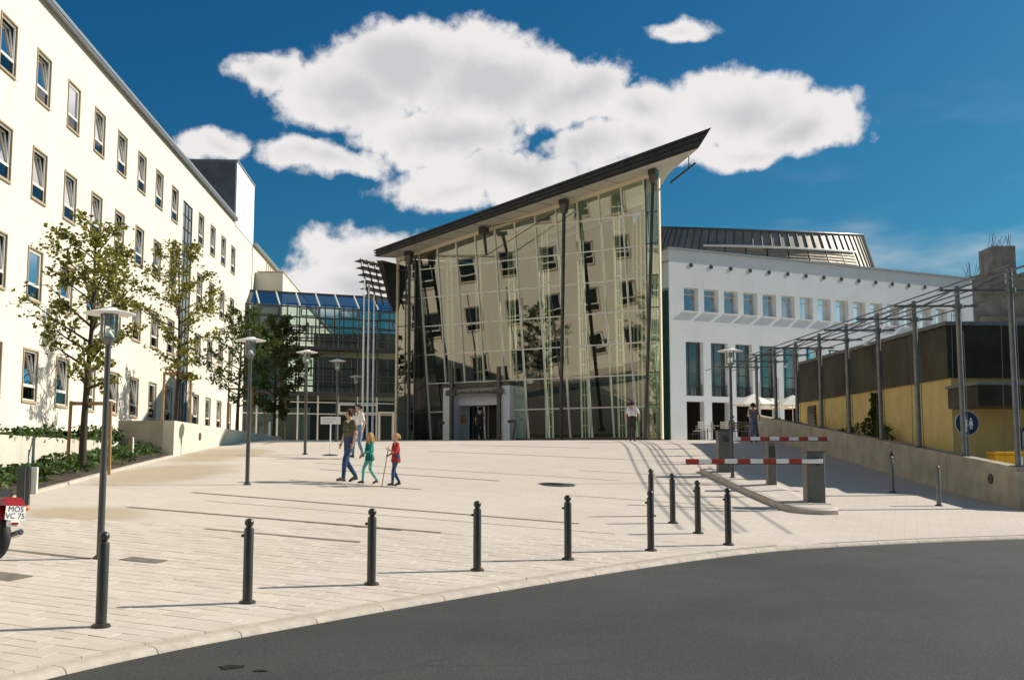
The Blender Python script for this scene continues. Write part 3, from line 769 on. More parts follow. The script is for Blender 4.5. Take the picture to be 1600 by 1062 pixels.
# interior
MB().prism([(.1,-.1,-.25),(HW,-.1,-.25),(HW,-9.4,-.25),(4.95,-7.7,-.25)],[(.1,-.1,.02),(HW,-.1,.02),(HW,-9.4,.02),(4.95,-7.7,.02)]).build('floor',M['slate'],hall)
dk=mat('hall_interior',(.05,.055,.05),.7,var=.3,scale=.7)
MB().prism([(4.9,-7.6,0),(HW,-9.3,0),(HW,-9.5,0),(4.9,-7.8,0)],[(4.9,-7.6,hz(15.8)),(HW,-9.3,hz(14.0)),(HW,-9.5,hz(14.0)),(4.9,-7.8,hz(15.8))]).build('back_wall',dk,hall)
MB().box(6.5,HW-.2,-9,-6.2,hz(6.2),hz(6.5)).build('gallery',dk,hall)
MB().prism([(HW-.12,-.15,0),(HW-.02,-.15,0),(HW-.02,-9.3,0),(HW-.12,-9.3,0)],[(HW-.12,-.15,hz(13.0)),(HW-.02,-.15,hz(13.0)),(HW-.02,-9.3,hz(14.1)),(HW-.12,-9.3,hz(14.1))]).build('side_wall',dk,hall)
rg=MB()
for q in(.3,.55,.8,1.05): rg.tube([(6.5,-6.25,hz(6.5)+q),(HW-.2,-6.25,hz(6.5)+q)],.02,5)
rg.build('gallery_rail',M['steel_grey'],hall)
# right end wall, glazed
d0=Vector((.1,-.12,0)); d1=Vector((4.95,-7.65,0))
ew=MB()
for k in range(7):
    p=d0.lerp(d1,k/6); ew.tube([(p.x,p.y,0),(p.x,p.y,hz(gtop(p.x)))],.05,6)
for z in tz[:-1]: ew.bar((d0.x,d0.y,hz(z)),(d1.x,d1.y,hz(z)),.06,.06)
ew.build('end_wall_frame',M['steel_white'],hall)
for k in range(6):
    p=d0.lerp(d1,k/6); q=d0.lerp(d1,(k+1)/6); MB().quad((p.x,p.y,.05),(q.x,q.y,.05),(q.x,q.y,hz(gtop(q.x))),(p.x,p.y,hz(gtop(p.x)))).build('end_wall_pane',M['side_glass'],hall,recalc=False)
# roof: solid prow slab
def rz_(u,o): return 15.62-.18*u+.12*(2-o)
plan=[(15.75,2.0),(-2.85,2.0),(-.25,-.9),(4.5,-8.3),(15.75,-9.9)]
th=lambda u:.40+.018*(15.6-u)
lo=[(u,o,hz(rz_(u,o))) for u,o in plan]; hi=[(u-(.6 if i==1 else 0),o+(.05 if i<2 else 0),hz(rz_(u,o)+th(u))) for i,(u,o) in enumerate(plan)]
hi[1]=(-3.5,2.08,hz(16.95))
rf=MB(); rf.prism(lo,hi); roof=rf.build('roof',M['roof_metal'],hall)
MB().add([(u,o*.985,z-.012) for u,o,z in lo],[(0,1,2,3,4)]).build('soffit',M['soffit'],roof,recalc=False)
for k,(dz,pr) in enumerate(((.06,.05),(.22,.09),(.38,.13))):
    f0=th(15.6);f1=th(-2.8)
    MB().bar((15.8,2.0+pr,hz(rz_(15.75,2)+dz*f0/.5)),(-2.7-.25*k,2.0+pr,hz(rz_(-2.7-.25*k,2)+dz*f1/.5)),.06,.07).build('fascia_rib',M['roof_metal'],roof)
sj=MB()
for u in mu[1:]: sj.tube([(u,2.0,hz(rz_(u,2))-.02),(u,-.1,hz(gtop(u))+.02)],.012,5)
sj.build('soffit_joint',M['steel_grey'],roof)
MB().tube([(-2.4,1.4,hz(rz_(-2.4,1.4))-.55),(-.3,-.7,hz(rz_(-.3,-.7))-.6)],.05,8).build('gutter_pipe',M['roof_metal'],roof,smooth=True)
MB().tube([(-1.9,.9,hz(rz_(-1.9,.9))-.55),(-1.9,.9,hz(rz_(-1.9,.9))+.02)],.025,6).build('pipe_hanger',M['roof_metal'],roof)
# louvred screen off the low end
lsx=MB(); lsx.prism([(15.85,1.3,hz(12.7)),(15.86,.2,hz(10.0)),(15.86,-.8,hz(10.0)),(15.85,-.8,hz(12.7))],[(16.25,1.3,hz(12.72)),(15.95,.2,hz(10.0)),(15.95,-.8,hz(10.0)),(16.25,-.8,hz(12.72))]); lsx.build('end_soffit',M['roof_metal'],hall)
scr=MB()
for o in(1.85,1.25,.65,.05): scr.bar((16.25,o,hz(10.3)),(16.95,o,hz(12.85)),.05,.07)
sc_=scr.build('louvre_frame',M['steel_dark'],hall)
for k in range(6):
    f=k/5; u=16.35+.55*f; z=10.75+1.95*f
    MB().prism([(u-.12,2.0,hz(z)),(u+.36,2.0,hz(z)-.05),(u+.36,-.1,hz(z)-.05),(u-.12,-.1,hz(z))],[(u-.12,2.0,hz(z)+.05),(u+.36,2.0,hz(z)-.025),(u+.36,-.1,hz(z)-.025),(u-.12,-.1,hz(z)+.05)]).build('louvre',M['steel_dark'],sc_)
# entrance portal
pt=MB()
y0,y1=gy(HB)-1.0,-.85
for ua,ub in((12.62,13.25),(9.02,9.62)): pt.box(ua,ub,y0,y1,0,hz(5.75))
pt.box(9.62,12.62,y0,y1-.5,hz(4.78),hz(5.75))
portal=pt.build('entrance_portal',M['render_white'],hall)
MB().box(9.0,13.28,y0-.02,y1+.04,hz(5.752),hz(5.95)).build('portal_cap',M['steel_dark'],portal)
MB().box(9.45,12.85,y1+.02,y1+.12,hz(5.28),hz(5.60)).build('sign_panel',mat('sign_panel',(.28,.27,.22),.5),portal)
for u in(9.62,12.62):
    MB().box(u-.09,u+.09,y1+.03,y1+.18,0,hz(6.75)).build('post',M['steel_grey'],portal)
    MB().box(u-.3,u+.3,y1+.19,y1+.25,hz(5.3),hz(5.58)).build('post_clamp',M['steel_dark'],portal)
MB().box(9.95,12.15,y0+.35,y0+.42,0,hz(4.72)).build('doorway',M['room_dark'],portal)
frame_mesh(1.02,2.25,.07,-.03,.04).build('door',M['frame_grey'],portal,loc=(10.08,y0+.47,0)); frame_mesh(1.02,2.25,.07,-.03,.04).build('door',M['frame_grey'],portal,loc=(11.08,y0+.47,0))
for u in(10.7,11.5): MB().lathe([(.05,-.16),(.09,-.02),(.03,0)],10,(u,y1-.7,hz(5.0))).build('downlight',M['ink'],portal)
MB().box(12.2,12.5,y0+1.0,y0+1.04,1.0,1.45).build('plaque',M['brown_plaque'],portal)
for u,sx in((13.36,1),(8.9,-1)):
    MB().bar((u,y1-.1,0),(u+.18*sx,y1-.1,.95),.06,.06).build('hand_post',M['steel_grey'],portal)
    MB().box(u-.22,u+.22,y1-.05,y1+.03,.95,1.1).build('hand_plate',M['steel_dark'],portal)
def text_mesh(txt,size,ext,name,m):
    c=bpy.data.curves.new(name,'FONT'); c.body=txt; c.size=size; c.extrude=ext; c.align_x='CENTER'; c.align_y='CENTER'; c.resolution_u=3
    o=bpy.data.objects.new(name,c); COL.objects.link(o); dg=bpy.context.evaluated_depsgraph_get(); me=bpy.data.meshes.new_from_object(o.evaluated_get(dg)); COL.objects.unlink(o); bpy.data.objects.remove(o)
    me.materials.clear(); me.materials.append(m); return me
tag(put('sign_lettering',text_mesh('Caritas-Krankenhaus',.30,.012,'sign_lettering',M['ink']),portal,(11.15,y1+.135,hz(5.44)),(R(90),0,R(180))),kind='stuff')

# ------------------------------------------------------------------ white building on the right with drum roof
VB=2.82; VA=R(63.5)
white=tag(empty('white_building',(8.79,62,VB),math.atan2(-math.cos(VA),-math.sin(VA))),'white building with deep square windows and tall ground floor arcade','building')
vz=lambda z:z-VB
ops=[]
swin=[(.99+1.395*k) for k in range(16)]
for t in swin: ops.append((T(t+1.0),T(t),vz(10.2),vz(11.52)))
bays=[(1.06+1.73*k) for k in range(13)]
for t in bays: ops.append((T(t+1.2),T(t),vz(5.42),vz(8.47))); ops.append((T(t+1.2),T(t),.0,vz(5.1)))
wv=wall_open(T(23.9),T(0),-.6,vz(13.62),ops,.42)
wv.quad((T(0),0,-.6),(T(0),-14,-.6),(T(0),-14,vz(13.62)),(T(0),0,vz(13.62))); wv.quad((T(23.9),0,-.6),(T(23.9),-14,-.6),(T(23.9),-14,vz(13.62)),(T(23.9),0,vz(13.62)))
wv.quad((T(23.9),0,vz(13.62)),(T(0),0,vz(13.62)),(T(0),-14,vz(13.62)),(T(23.9),-14,vz(13.62)))
wv.build('wall',M['render_white'],white,recalc=False)
MB().box(T(24.0),T(-.1),-.6,.12,vz(13.622),vz(13.73)).build('coping',M['coping'],white)
MB().box(T(23.6),T(.2),-6,-3.2,-.2,vz(9.5)).build('inner_mass',M['room_dark'],white)
for k in range(3): MB().box(T(-.001),T(-.03),-6,.0,vz(12.9-1.55*k),vz(12.96-1.55*k)).build('wall_joint',M['coping'],white)
for k in range(17):
    t=1.52+1.395*k
    if t<23.4: MB().tube([(T(t),-.1,vz(12.82)),(T(t),.025,vz(12.82))],.125,14).build('round_vent',M['steel_dark'],white,smooth=True)
PS=MB().quad((0,-.38,0),(1.0,-.38,0),(1.0,-.38,1.32),(0,-.38,1.32)).mesh('pane',M['pane_blue'],recalc=False)
FS=frame_mesh(1.0,1.32,.05,-.40,-.33,(.98,)).mesh('window',M['frame_white'])
SS=MB().prism([(-.03,-.41,-.08),(1.03,-.41,-.08),(1.03,.08,-.08),(-.03,.08,-.08)],[(-.03,-.41,.02),(1.03,-.41,.02),(1.03,.08,-.02),(-.03,.08,-.02)]).mesh('sill',M['render_white'])
BS=MB().box(0,1.0,-.9,-.8,0,1.32).mesh('blind',mat('blind',(.05,.12,.22),.6))
for t in swin:
    w=put('window',FS,white,(T(t+1.0),0,vz(10.2))); put('pane',PS,w); put('sill',SS,w); put('blind',BS,w)
PLg=MB().quad((0,-.36,0),(1.2,-.36,0),(1.2,-.36,3.05),(0,-.36,3.05)).mesh('tall_pane',M['pane_sky'],recalc=False)
FL=frame_mesh(1.2,3.05,.06,-.40,-.31,(.62,1.25)); FL.box(.72,.77,-.40,-.32,.06,2.99); FL=FL.mesh('tall_window',M['frame_grey'])
rl=MB()
for k in range(13): rl.box(.03+.095*k,.045+.095*k,-.17,-.15,0,.62)
rl.box(0,1.2,-.18,-.14,.6,.64); rl.box(0,1.2,-.18,-.14,.0,.04); RL=rl.mesh('window_railing',M['steel_grey'])
LT_=MB().box(-.02,1.22,-.41,.03,-.32,-.06).mesh('arcade_beam',M['render_white'])
for t in bays:
    w=put('tall_window',FL,white,(T(t+1.2),0,vz(5.42))); put('tall_pane',PLg,w); put('window_railing',RL,w); 
    MB().box(T(t+1.19),T(t+.01),-.40,-.10,vz(5.105),vz(5.17)).build('arcade_soffit',M['concrete_pale'],white)
tealm=mat('flank_shade_teal',(.02,.07,.06),.25)
MB().box(.002,.05,-6,-.06,-.3,vz(11.3)).build('flank_shade',tealm,white)  # dark teal sheet paints the shade on the white flank wall
# drum
def drum_pt(a,f,ex=0):
    rx=9.3-1.3*f+ex; ry=5.6-1.1*f+ex
    x=13.4+rx*math.cos(a); y=-8.2+ry*math.sin(a); zt=17.35+.06*(x-13.4)-.2*(y+8.2); return (T(x),y,vz(13.2)+(zt-13.2)*f)
na=72; dm=MB()
for f in(0,1):
    for k in range(na): dm.v.append(drum_pt(2*math.pi*k/na,f))
for k in range(na): dm.f.append((k,(k+1)%na,na+(k+1)%na,na+k)); dm.m.append(0)
dm.f.append(tuple(na+k for k in range(na))); dm.m.append(0)
seamm=mat('zinc_seam',(.13,.115,.10),.55,.3)
drum=dm.build('drum_roof',M['zinc'],white,smooth=True)
for k in range(46):
    a=math.pi*(-.08)+math.pi*1.16*k/45
    MB().bar(drum_pt(a,.0,.03),drum_pt(a,1.0,.03),.05,.07,(0,1,0)).build('standing_seam',seamm,drum)
rim=MB(); rim.tube([drum_pt(2*math.pi*k/na,1.01,.06) for k in range(na+1)],.07,6); rim.build('drum_rim',M['steel_dark'],drum)
for k in range(8):
    a0=math.pi*(.30)+math.pi*.40*0; 
    A0=math.pi*.36; A1=math.pi*.80; aa=A0+(A1-A0)*k/8; ab=A0+(A1-A0)*(k+1)/8-.012
    pn=MB()
    vs=[drum_pt(aa,.05,.22),drum_pt(ab,.05,.22),drum_pt(ab,.65,.22),drum_pt(aa,.65,.22),drum_pt(aa,.05,.05),drum_pt(ab,.05,.05),drum_pt(ab,.65,.05),drum_pt(aa,.65,.05)]
    pn.add(vs,[(0,1,2,3),(4,7,6,5),(0,4,5,1),(1,5,6,2),(2,6,7,3),(3,7,4,0)])
    for j in range(9):
        f=.1+.06*j; pn.bar(drum_pt(aa,f,.25),drum_pt(ab,f,.25),.03,.05)
    pn.build('louvre_panel',M['zinc_slat'],drum)
MB().tube([drum_pt(math.pi*(.355+.45*k/16),.665,.3) for k in range(17)],.075,6).build('louvre_rail',M['frame_white'],drum)

# ------------------------------------------------------------------ yellow building on the right
YA=math.atan2(-.06,1.0)
yel=tag(empty('yellow_building',(13.05,33.4,1.6),0),'low yellow brick building with dark bronze upper cladding behind the pergola','building')
yd=Vector((-.06,1,0)).normalized(); yn=Vector((1,.06,0)).normalized()
def YP(s,o,z): p=yd*s+yn*o; return (p.x,p.y,1.75+(z-1.75)*.835-1.6)
def yblock(name,s0,s1,o0,o1,z0,z1,m,par=yel):
    lo=[YP(s0,o0,z0),YP(s0,o1,z0),YP(s1,o1,z0),YP(s1,o0,z0)]; hi=[(a,b_,1.75+(z1-1.75)*.835-1.6) for a,b_,_ in lo]
    return MB().prism(lo,hi).build(name,m,par)
yblock('wall',.12,14.6,.12,16,.5,4.8,M['yellow'])
for k in range(5):                                      # bronze panels, side face
    s0=.02+k*2.93; yblock('cladding_panel',s0+.012,s0+2.918,0,.2,4.74,6.62,M['bronze'])
for k in range(5):                                      # front face
    yblock('cladding_panel',0,.2,.21+k*3.0,.2+(k+1)*3.0-.02,4.74,6.62,M['bronze'])
yblock('roof_deck',.05,14.6,.05,16,6.0,6.6,M['bronze'])
yblock('roof_coping',-.08,14.8,-.08,16,6.622,6.76,M['galv'])
cn=yblock('entrance_canopy',-1.9,.0,-.05,16,3.62,4.32,M['bronze']); yblock('canopy_edge',-2.0,-.002,-.12,16,4.322,4.42,M['galv'],yel)
lv_=yblock('louvred_door',12.4,13.4,.08,.119,2.2,4.5,M['steel_dark'])
for k in range(12): yblock('slat',12.45,13.35,.04,.079,2.45+.165*k,2.53+.165*k,M['steel_dark'],lv_)
yblock('notice_case',.0,.11,2.1,2.9,2.2,2.95,M['ink'])
yblock('notice_sheet',-.02,-.002,2.2,2.8,2.3,2.82,M['plate'])

# ------------------------------------------------------------------ raw concrete shell far right
shell=tag(empty('concrete_shell',(34,76,3),0),'unfinished raw concrete building shell with stair pier at far right','building')
MB().box(-3.0,12,-1,9,-1,10.0).build('wall',M['concrete_raw'],shell)
MB().box(-2.6,12,-1.6,-1.002,6.0,8.4).build('lower_beam',M['concrete_raw'],shell)
MB().prism([(-3,-1.2,10),(12,-1.2,10),(12,.4,10),(-3,.4,10)],[(-3,-1.2,11.2),(12,-1.2,12.0),(12,.4,12.0),(-3,.4,11.2)]).build('stair_flank',M['concrete_raw'],shell)
MB().box(-1.3,.25,-.9,1.4,11,13.35).build('stair_pier',M['concrete_raw'],shell)
rr=random.Random(5); 
for k in range(26):
    x=rr.uniform(-2.9,.2); z=11.2+.05*(x+3) if x<-1.35 else 13.3
    MB().tube([(x,rr.uniform(-.9,.2),z-.1),(x+rr.gauss(0,.08),rr.uniform(-.9,.2),z+rr.uniform(.5,1.1))],.014,4).build('reinforcing_bar',M['iron'],shell)
MB().box(-.7,-.35,-1.3,-1.2,10.6,11.4).build('white_box',M['white'],shell)
# ================================================================== garden walls and terraces (lines X = a - .06 Y)
def LX(a,Y): return a-.06*Y
def ribbon_wall(name,m,a0,a1,ys,ztop,zbot,parent=None):
    q=MB()
    for Y in ys:
        for a in(a0,a1): 
            x=LX(a,Y); q.v.append((x,Y,zbot(x,Y))); q.v.append((x,Y,ztop(Y)))
    for i in range(len(ys)-1):
        A=4*i;B=4*i+4
        q.f+=[(A,B,B+1,A+1),(A+2,A+3,B+3,B+2),(A+1,B+1,B+3,A+3),(A,A+2,B+2,B)]; q.m+=[0]*4
    q.f+=[(0,1,3,2),(B,B+2,B+3,B+1)]; q.m+=[0]*2
    return q.build(name,m,parent)
def frange(a,b,n): return [a+(b-a)*i/n for i in range(n+1)]
# low garden wall behind the bed, ward side
tag(ribbon_wall('garden_wall',M['concrete_pale'],-10.2,-10.45,frange(14,35.4,20),lambda Y:2.37,lambda x,y:gz(x,y)-.5),'long low cream garden wall running below the ward windows','wall')
# higher block wall: front return and long flank
bw=tag(empty('ramp_block_wall',(LX(-8.55,35.5),35.5,1.9)),'thick sandy concrete wall block with blunt end beside the bed','wall')
fl=ribbon_wall('flank',M['concrete_pale'],-8.55,-8.9,frange(35.5,59,24),lambda Y:3.04,lambda x,y:gz(x,y)-.4); fl.parent=bw; fl.location=-bw.location
e_=MB(); xa=LX(-8.9,35.5); e_.box(-12.45,xa-.002,35.5,35.85,1.2,3.04); e=e_.build('end_return',M['concrete'],bw); e.location=-bw.location
for Y in(39.2,48.5):
    p=MB().tube([(LX(-8.55,Y)-.02,Y,2.62),(LX(-8.55,Y)+.03,Y,2.62)],.14,16).build('wall_light',M['steel_grey'],bw,smooth=True); p.location=-bw.location
# terraces behind the walls
t_=MB(); 
def terr(name,a0,a1,y0,y1,z,m):
    q=MB()
    for Y in frange(y0,y1,10): q.v+=[(LX(a0,Y),Y,z),(LX(a1,Y),Y,z)]
    for i in range(10): q.f.append((2*i,2*i+2,2*i+3,2*i+1)); q.m.append(0)
    return tag(q.build(name,m,recalc=False),kind='structure')
terr('upper_bed_soil',-10.45,-13.75,14,35.7,2.30,M['soil'])
terr('ward_terrace',-8.9,-13.75,35.7,75.5,2.72,M['paving'])
# lower bed with edging
q=MB()
for Y in frange(15,35.45,30):
    for k in range(5):
        x=LX(-8.62-(1.58)*k/4,Y); q.v.append((x,Y,gz(x,Y)+.05+.10*math.sin(k/4*math.pi)+.03*math.sin(Y*3+k)))
for i in range(30):
    for k in range(4): q.f.append((i*5+k,i*5+k+1,i*5+6+k,i*5+5+k)); q.m.append(0)
tag(q.build('planting_bed_soil',M['soil'],smooth=True,recalc=False),kind='structure')
tag(ribbon_wall('bed_edging',M['kerb'],-8.5,-8.62,frange(15,35.45,30),lambda Y:gz(LX(-8.5,Y),Y)+.06,lambda x,y:gz(x,y)-.2),kind='structure')
# ground cover leaves
def leaf_cloud(name,pts,size,m,up=.6,seed=1,parent=None):
    r=random.Random(seed); n=len(pts); q=MB(); V=[];Fc=[]
    for p in pts:
        s_=size*r.uniform(.6,1.35); d=Vector((r.gauss(0,1),r.gauss(0,1),r.gauss(0,1)+up*2)).normalized(); a=d.orthogonal().normalized(); a.rotate(Matrix.Rotation(r.uniform(0,5.99),3,d)); b_=d.cross(a)
        P=Vector(p); i=len(V); f=d*(-.22*s_)
        V+= [tuple(P-a*s_*.5),tuple(P+b_*s_*.42+f),tuple(P+a*s_*.25+b_*s_*.33+f*.6),tuple(P+a*s_*.55),tuple(P+a*s_*.25-b_*s_*.33+f*.6),tuple(P-b_*s_*.42+f)]
        Fc+= [(i,i+5,i+4,i+3),(i,i+3,i+2,i+1)]
    me=bpy.data.meshes.new(name); me.from_pydata(V,[],Fc); me.materials.append(m); me.update()
    return put(name,me,parent)
rc=random.Random(21); pts=[]
for k in range(5200):
    Y=15.5+19.9*rc.random(); f=rc.random()**.8
    if f<.22 and rc.random()<.75: continue
    x=LX(-8.7-1.45*f,Y); cl=.5+.5*math.sin(Y*2.1+f*5)*math.sin(Y*.9+1)
    pts.append((x,Y,gz(x,Y)+.1+.10*math.sin(f*math.pi)+rc.random()*(.08+.22*cl)))
tag(leaf_cloud('ground_cover',pts,.13,M['cover'],.9,2),'low dark green leafy ground cover filling the bed',None,kind='stuff')
pts=[]
for k in range(2600):
    Y=16+18.5*rc.random()**1.1; f=rc.random()
    cl=max(0,.45+.55*math.sin(Y*1.3+.6)+.2*math.sin(Y*4)); 
    if Y>31 : cl*=.35
    x=LX(-10.2-.15-1.0*f+.3*(rc.random()<.2),Y); pts.append((x,Y,2.34+rc.random()*.28*(.25+cl)))
for k in range(500):
    Y=34+1.4*rc.random(); x=LX(-10.1-1.3*rc.random(),Y); pts.append((x,Y,gz(x,Y)+.2+rc.random()*.75))
tag(leaf_cloud('wall_top_cover',pts,.12,M['cover'],.7,3),'trailing green plants along the top of the garden wall',None,kind='stuff')
# ---- right retaining wall
def wtop(Y): return 1.628+.0963*(Y-27.51)
rwall=tag(empty('retaining_wall',(12.4,27.4,.6)),'sloping concrete retaining wall below the pergola posts','wall')
o=ribbon_wall('flank',M['concrete'],13.9,14.22,frange(27.4,50.2,24),lambda Y:wtop(Y),lambda x,y:gz(x,y)-.5); o.parent=rwall; o.location=-rwall.location
o=MB().box(12.24,30,27.25,27.399,-.6,1.52).build('front_return',M['concrete'],rwall); o.location=-rwall.location
for Y in(28.7,35.0):
    p=MB().tube([(LX(13.9,Y)+.05,Y,wtop(Y)-.42),(LX(13.9,Y)-.03,Y,wtop(Y)-.42)],.13,16).build('wall_light',M['steel_grey'],rwall,smooth=True); p.location=-rwall.location
for k in range(1,6):
    Y=27.4+k*3.8
    p=MB().box(LX(13.9,Y)-.004,LX(13.9,Y)+.02,Y-.008,Y+.008,gz(12.5,Y)-.1,wtop(Y)-.01).build('wall_joint',M['drain'],rwall); p.location=-rwall.location
q=MB()
for Y in frange(27.28,54,20): q.v+=[(LX(14.2,Y),Y,wtop(min(Y,39.5))-.62),(40,Y,wtop(min(Y,39.5))-.62)]
for i in range(20): q.f.append((2*i,2*i+2,2*i+3,2*i+1)); q.m.append(0)
tag(q.build('upper_terrace',M['paving'],recalc=False),kind='structure')

# ================================================================== pergola
perg=tag(empty('pergola',(LX(14.06,27.6),27.6,1.6)),'long galvanised steel pergola of round posts carrying parallel rods','pergola')
pl=Vector(perg.location); pdv=Vector((-.06,1,0)).normalized()
PZ=6.54
pY=[27.6+2.85*k for k in range(9)]
def pp(Y,dx,z): return (LX(14.06,Y)+dx-pl.x,Y-pl.y,z-pl.z)
for k,Y in enumerate(pY):
    zb=wtop(Y) if Y<50 else gz(11.0,Y)
    p=MB().tube([pp(Y,0,zb-.02),pp(Y,0,PZ-.1),pp(Y,0,PZ)],[.072,.072,.062],12).build('post',M['galv'],perg,smooth=True)
    MB().box(pp(Y,-.16,0)[0],pp(Y,.16,0)[0],pp(Y-.16,0,0)[1],pp(Y+.16,0,0)[1],zb+.001-pl.z,zb+.03-pl.z).build('base_plate',M['galv'],p)
    a=MB(); a.bar(pp(Y,-1.75,5.99),pp(Y,.55,5.99),.045,.055); a.lathe([(.14,-.05),(.14,.05)],12,pp(Y,0,5.99)); a.bar(pp(Y,-.95,6.01),pp(Y,0,6.48),.03,.03); a.build('cross_arm',M['galv'],p)
    MB().tube([pp(Y,.13,zb),pp(Y,.11,5.3)],.011,5).build('climbing_wire',M['galv'],p)
    if k in(3,6): 
        MB().tube([pp(Y,-.1,5.75),pp(Y,-.35,5.6)],.03,6).build('lamp_arm',M['white'],p); MB().lathe([(.03,.12),(.1,.06),(.11,0)],10,pp(Y,-.38,5.5)).build('spot_lamp',M['white'],p)
for dx,z in((-1.7,6.04),(-1.27,6.04),(-.84,6.04),(-.42,6.04),(.45,6.04),(0,6.48)):
    MB().tube([pp(pY[0]-3.5,dx,z),pp(pY[-1]+2.6,dx,z)],.019,6).build('rod',M['galv'],perg)
for k in range(8):
    Y=pY[k]+1.5; MB().tube([pp(Y,.5,6.0),pp(Y,.42,wtop(min(Y,39))-.6)],.009,4).build('hanging_wire',M['galv'],perg)

# climbing ivy on the yellow wall
def yw(s,o,z): p=Vector((13.05,33.4,0))+yd*s+yn*o; return (p.x,p.y,z)
iv=tag(empty('climbing_ivy',yw(5.7,.0,2.3)),'dark ivy climbing the yellow wall between two pergola posts','plant')
ri=random.Random(8); pts=[]
for k in range(420):
    f=ri.random(); z=2.2+1.9*f; s_=5.75+ri.gauss(0,.2*(1-f*.6))+.1*math.sin(z*4); pts.append(yw(s_,.02-ri.random()*.14,z))
for k in range(420):
    s_=4.0+4.6*ri.random(); h=.4*math.exp(-abs(s_-5.75)/1.2)+.2; pts.append(yw(s_,-.05-ri.random()*.3,wtop(min(39.5,33.4+s_))-.6+ri.random()*(h+.55)))
iv_l=leaf_cloud('foliage',pts,.15,M['leaf_dark'],.3,9,iv); iv_l.location=-Vector(iv.location)
ivs=MB(); 
for k in range(3): ivs.tube([tuple(Vector(yw(5.7+.1*k+.12*math.sin(j+k),.06,2.1+.38*j))-Vector(iv.location)) for j in range(6)],.014,5)
ivs.build('stem',M['bark'],iv)

# ================================================================== trees
def tree(name,label,base,h,spread,seed,leafm,nleaf,first=.32,trunk_r=.085,leafsize=.11,lean=(0,0),group='young trees along the ward'):
    r=random.Random(seed); root=tag(empty(name,base),label,'tree',group)
    tb=MB(); pts=[]; n_=9
    for i in range(n_+1):
        f=i/n_; pts.append(Vector((lean[0]*f*h+.06*math.sin(f*5+seed)*h*.12,lean[1]*f*h+.05*math.cos(f*4+seed)*h*.1,f*h*.97)))
    tb.tube(pts,[trunk_r*(1-.86*(i/n_)**.9)+.006 for i in range(n_+1)],9)
    tb.build('trunk',M['bark'],root,smooth=True)
    def tp(f):
        x=f*n_; i=min(int(x),n_-1); return pts[i].lerp(pts[i+1],x-i)
    bb=MB(); tips=[]
    nb_=30
    for k in range(nb_):
        f=first+(.97-first)*(k+.4*r.random())/nb_; a=k*2.39996+r.uniform(-.35,.35)
        g=(f-first)/(1-first); prof=(.45+1.2*g if g<.28 else 1.0*(1-((g-.28)/.8)**1.5)+.12)
        ln=spread*max(.12,prof)*r.uniform(.72,1.15); up=r.uniform(.25,.6)+.5*g
        p0=tp(f); d=Vector((math.cos(a),math.sin(a),up)).normalized(); p1=p0+d*ln*.55; p2=p1+(d+Vector((0,0,.12))).normalized()*ln*.5
        r0=trunk_r*.38*(1-.7*g)+.006
        bb.tube([p0,p1,p2],[r0,r0*.55,.004],5); 
        for q in range(int(4+ln*3.2)):
            ff=r.uniform(.22,1); s_=(p0.lerp(p1,ff/.55) if ff<.55 else p1.lerp(p2,(ff-.55)/.45)); dd=(d+Vector((r.gauss(0,.75),r.gauss(0,.75),r.gauss(.05,.5)))).normalized(); l2=ln*r.uniform(.18,.38)
            e2=s_+dd*l2; bb.tube([s_,e2],[r0*.35+.002,.003],4,False); tips.append((s_,e2)); 
        tips.append((p1,p2)); tips.append((p1,p2))
    bb.build('limbs',M['bark'],root)
    lp=[]
    # leaves sit in tufts along the twigs, leaving gaps
    while len(lp)<nleaf:
        s_,e2=r.choice(tips); c=s_.lerp(e2,r.uniform(.2,1.1)); m=r.randint(3,6)
        for _ in range(m): lp.append((c.x+r.gauss(0,.10),c.y+r.gauss(0,.10),c.z+r.gauss(-.02,.07)))
    leaf_cloud('crown',lp,leafsize,leafm,.5,seed+50,root)
    return root
tree('young_tree','slim young tree with sparse crown beside the leftmost lamp post',(-10.75,28.3,gz(-10.75,28.3)+.08),6.35,1.85,4,M['leaf'],3300,first=.33,lean=(.004,0),trunk_r=.10)
tree('young_tree','second slim young tree rising behind the sandy wall block',(-12.0,40,2.72),6.9,1.75,12,M['leaf'],3100,first=.28,lean=(-.0,0))
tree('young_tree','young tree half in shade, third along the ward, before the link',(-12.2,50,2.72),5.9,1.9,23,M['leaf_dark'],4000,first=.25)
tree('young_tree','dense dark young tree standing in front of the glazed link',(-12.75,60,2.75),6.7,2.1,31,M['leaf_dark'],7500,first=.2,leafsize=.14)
tree('young_tree','young tree at the left edge, only branch tips in view',(-12.75,24.0,2.28),5.6,1.6,44,M['leaf'],2600,first=.3)
# timber supports
def support(label,cx,cy,z0,z1,w,h=None):
    o=tag(empty('tree_support',(cx,cy,z0)),label,'tree stake',group='timber tree supports')
    for sx in(-1,1):
        MB().tube([(sx*w/2+sx*.03,0,-.2),(sx*w/2,0,z1-z0)],.045,8).build('stake',M['wood_stake'],o,smooth=True)
    MB().bar((-w/2-.06,.05,z1-z0-.06),(w/2+.06,.05,z1-z0-.06),.035,.09).build('crossbar',M['wood_stake'],o)
    return o
support('round timber stakes with crossbar holding the tree by the leftmost lamp',-10.62,28.25,gz(-10.6,28.2)+.05,3.27,1.0)
support('timber stakes with crossbar at the tree behind the sandy wall',-12.0,40.1,2.72,4.95,.95)
support('timber stakes with crossbar at the third tree along the ward',-12.15,50.1,2.75,5.05,1.05)
support('timber stakes with crossbar under the dark tree before the link',-12.7,60.1,2.78,5.1,1.1)
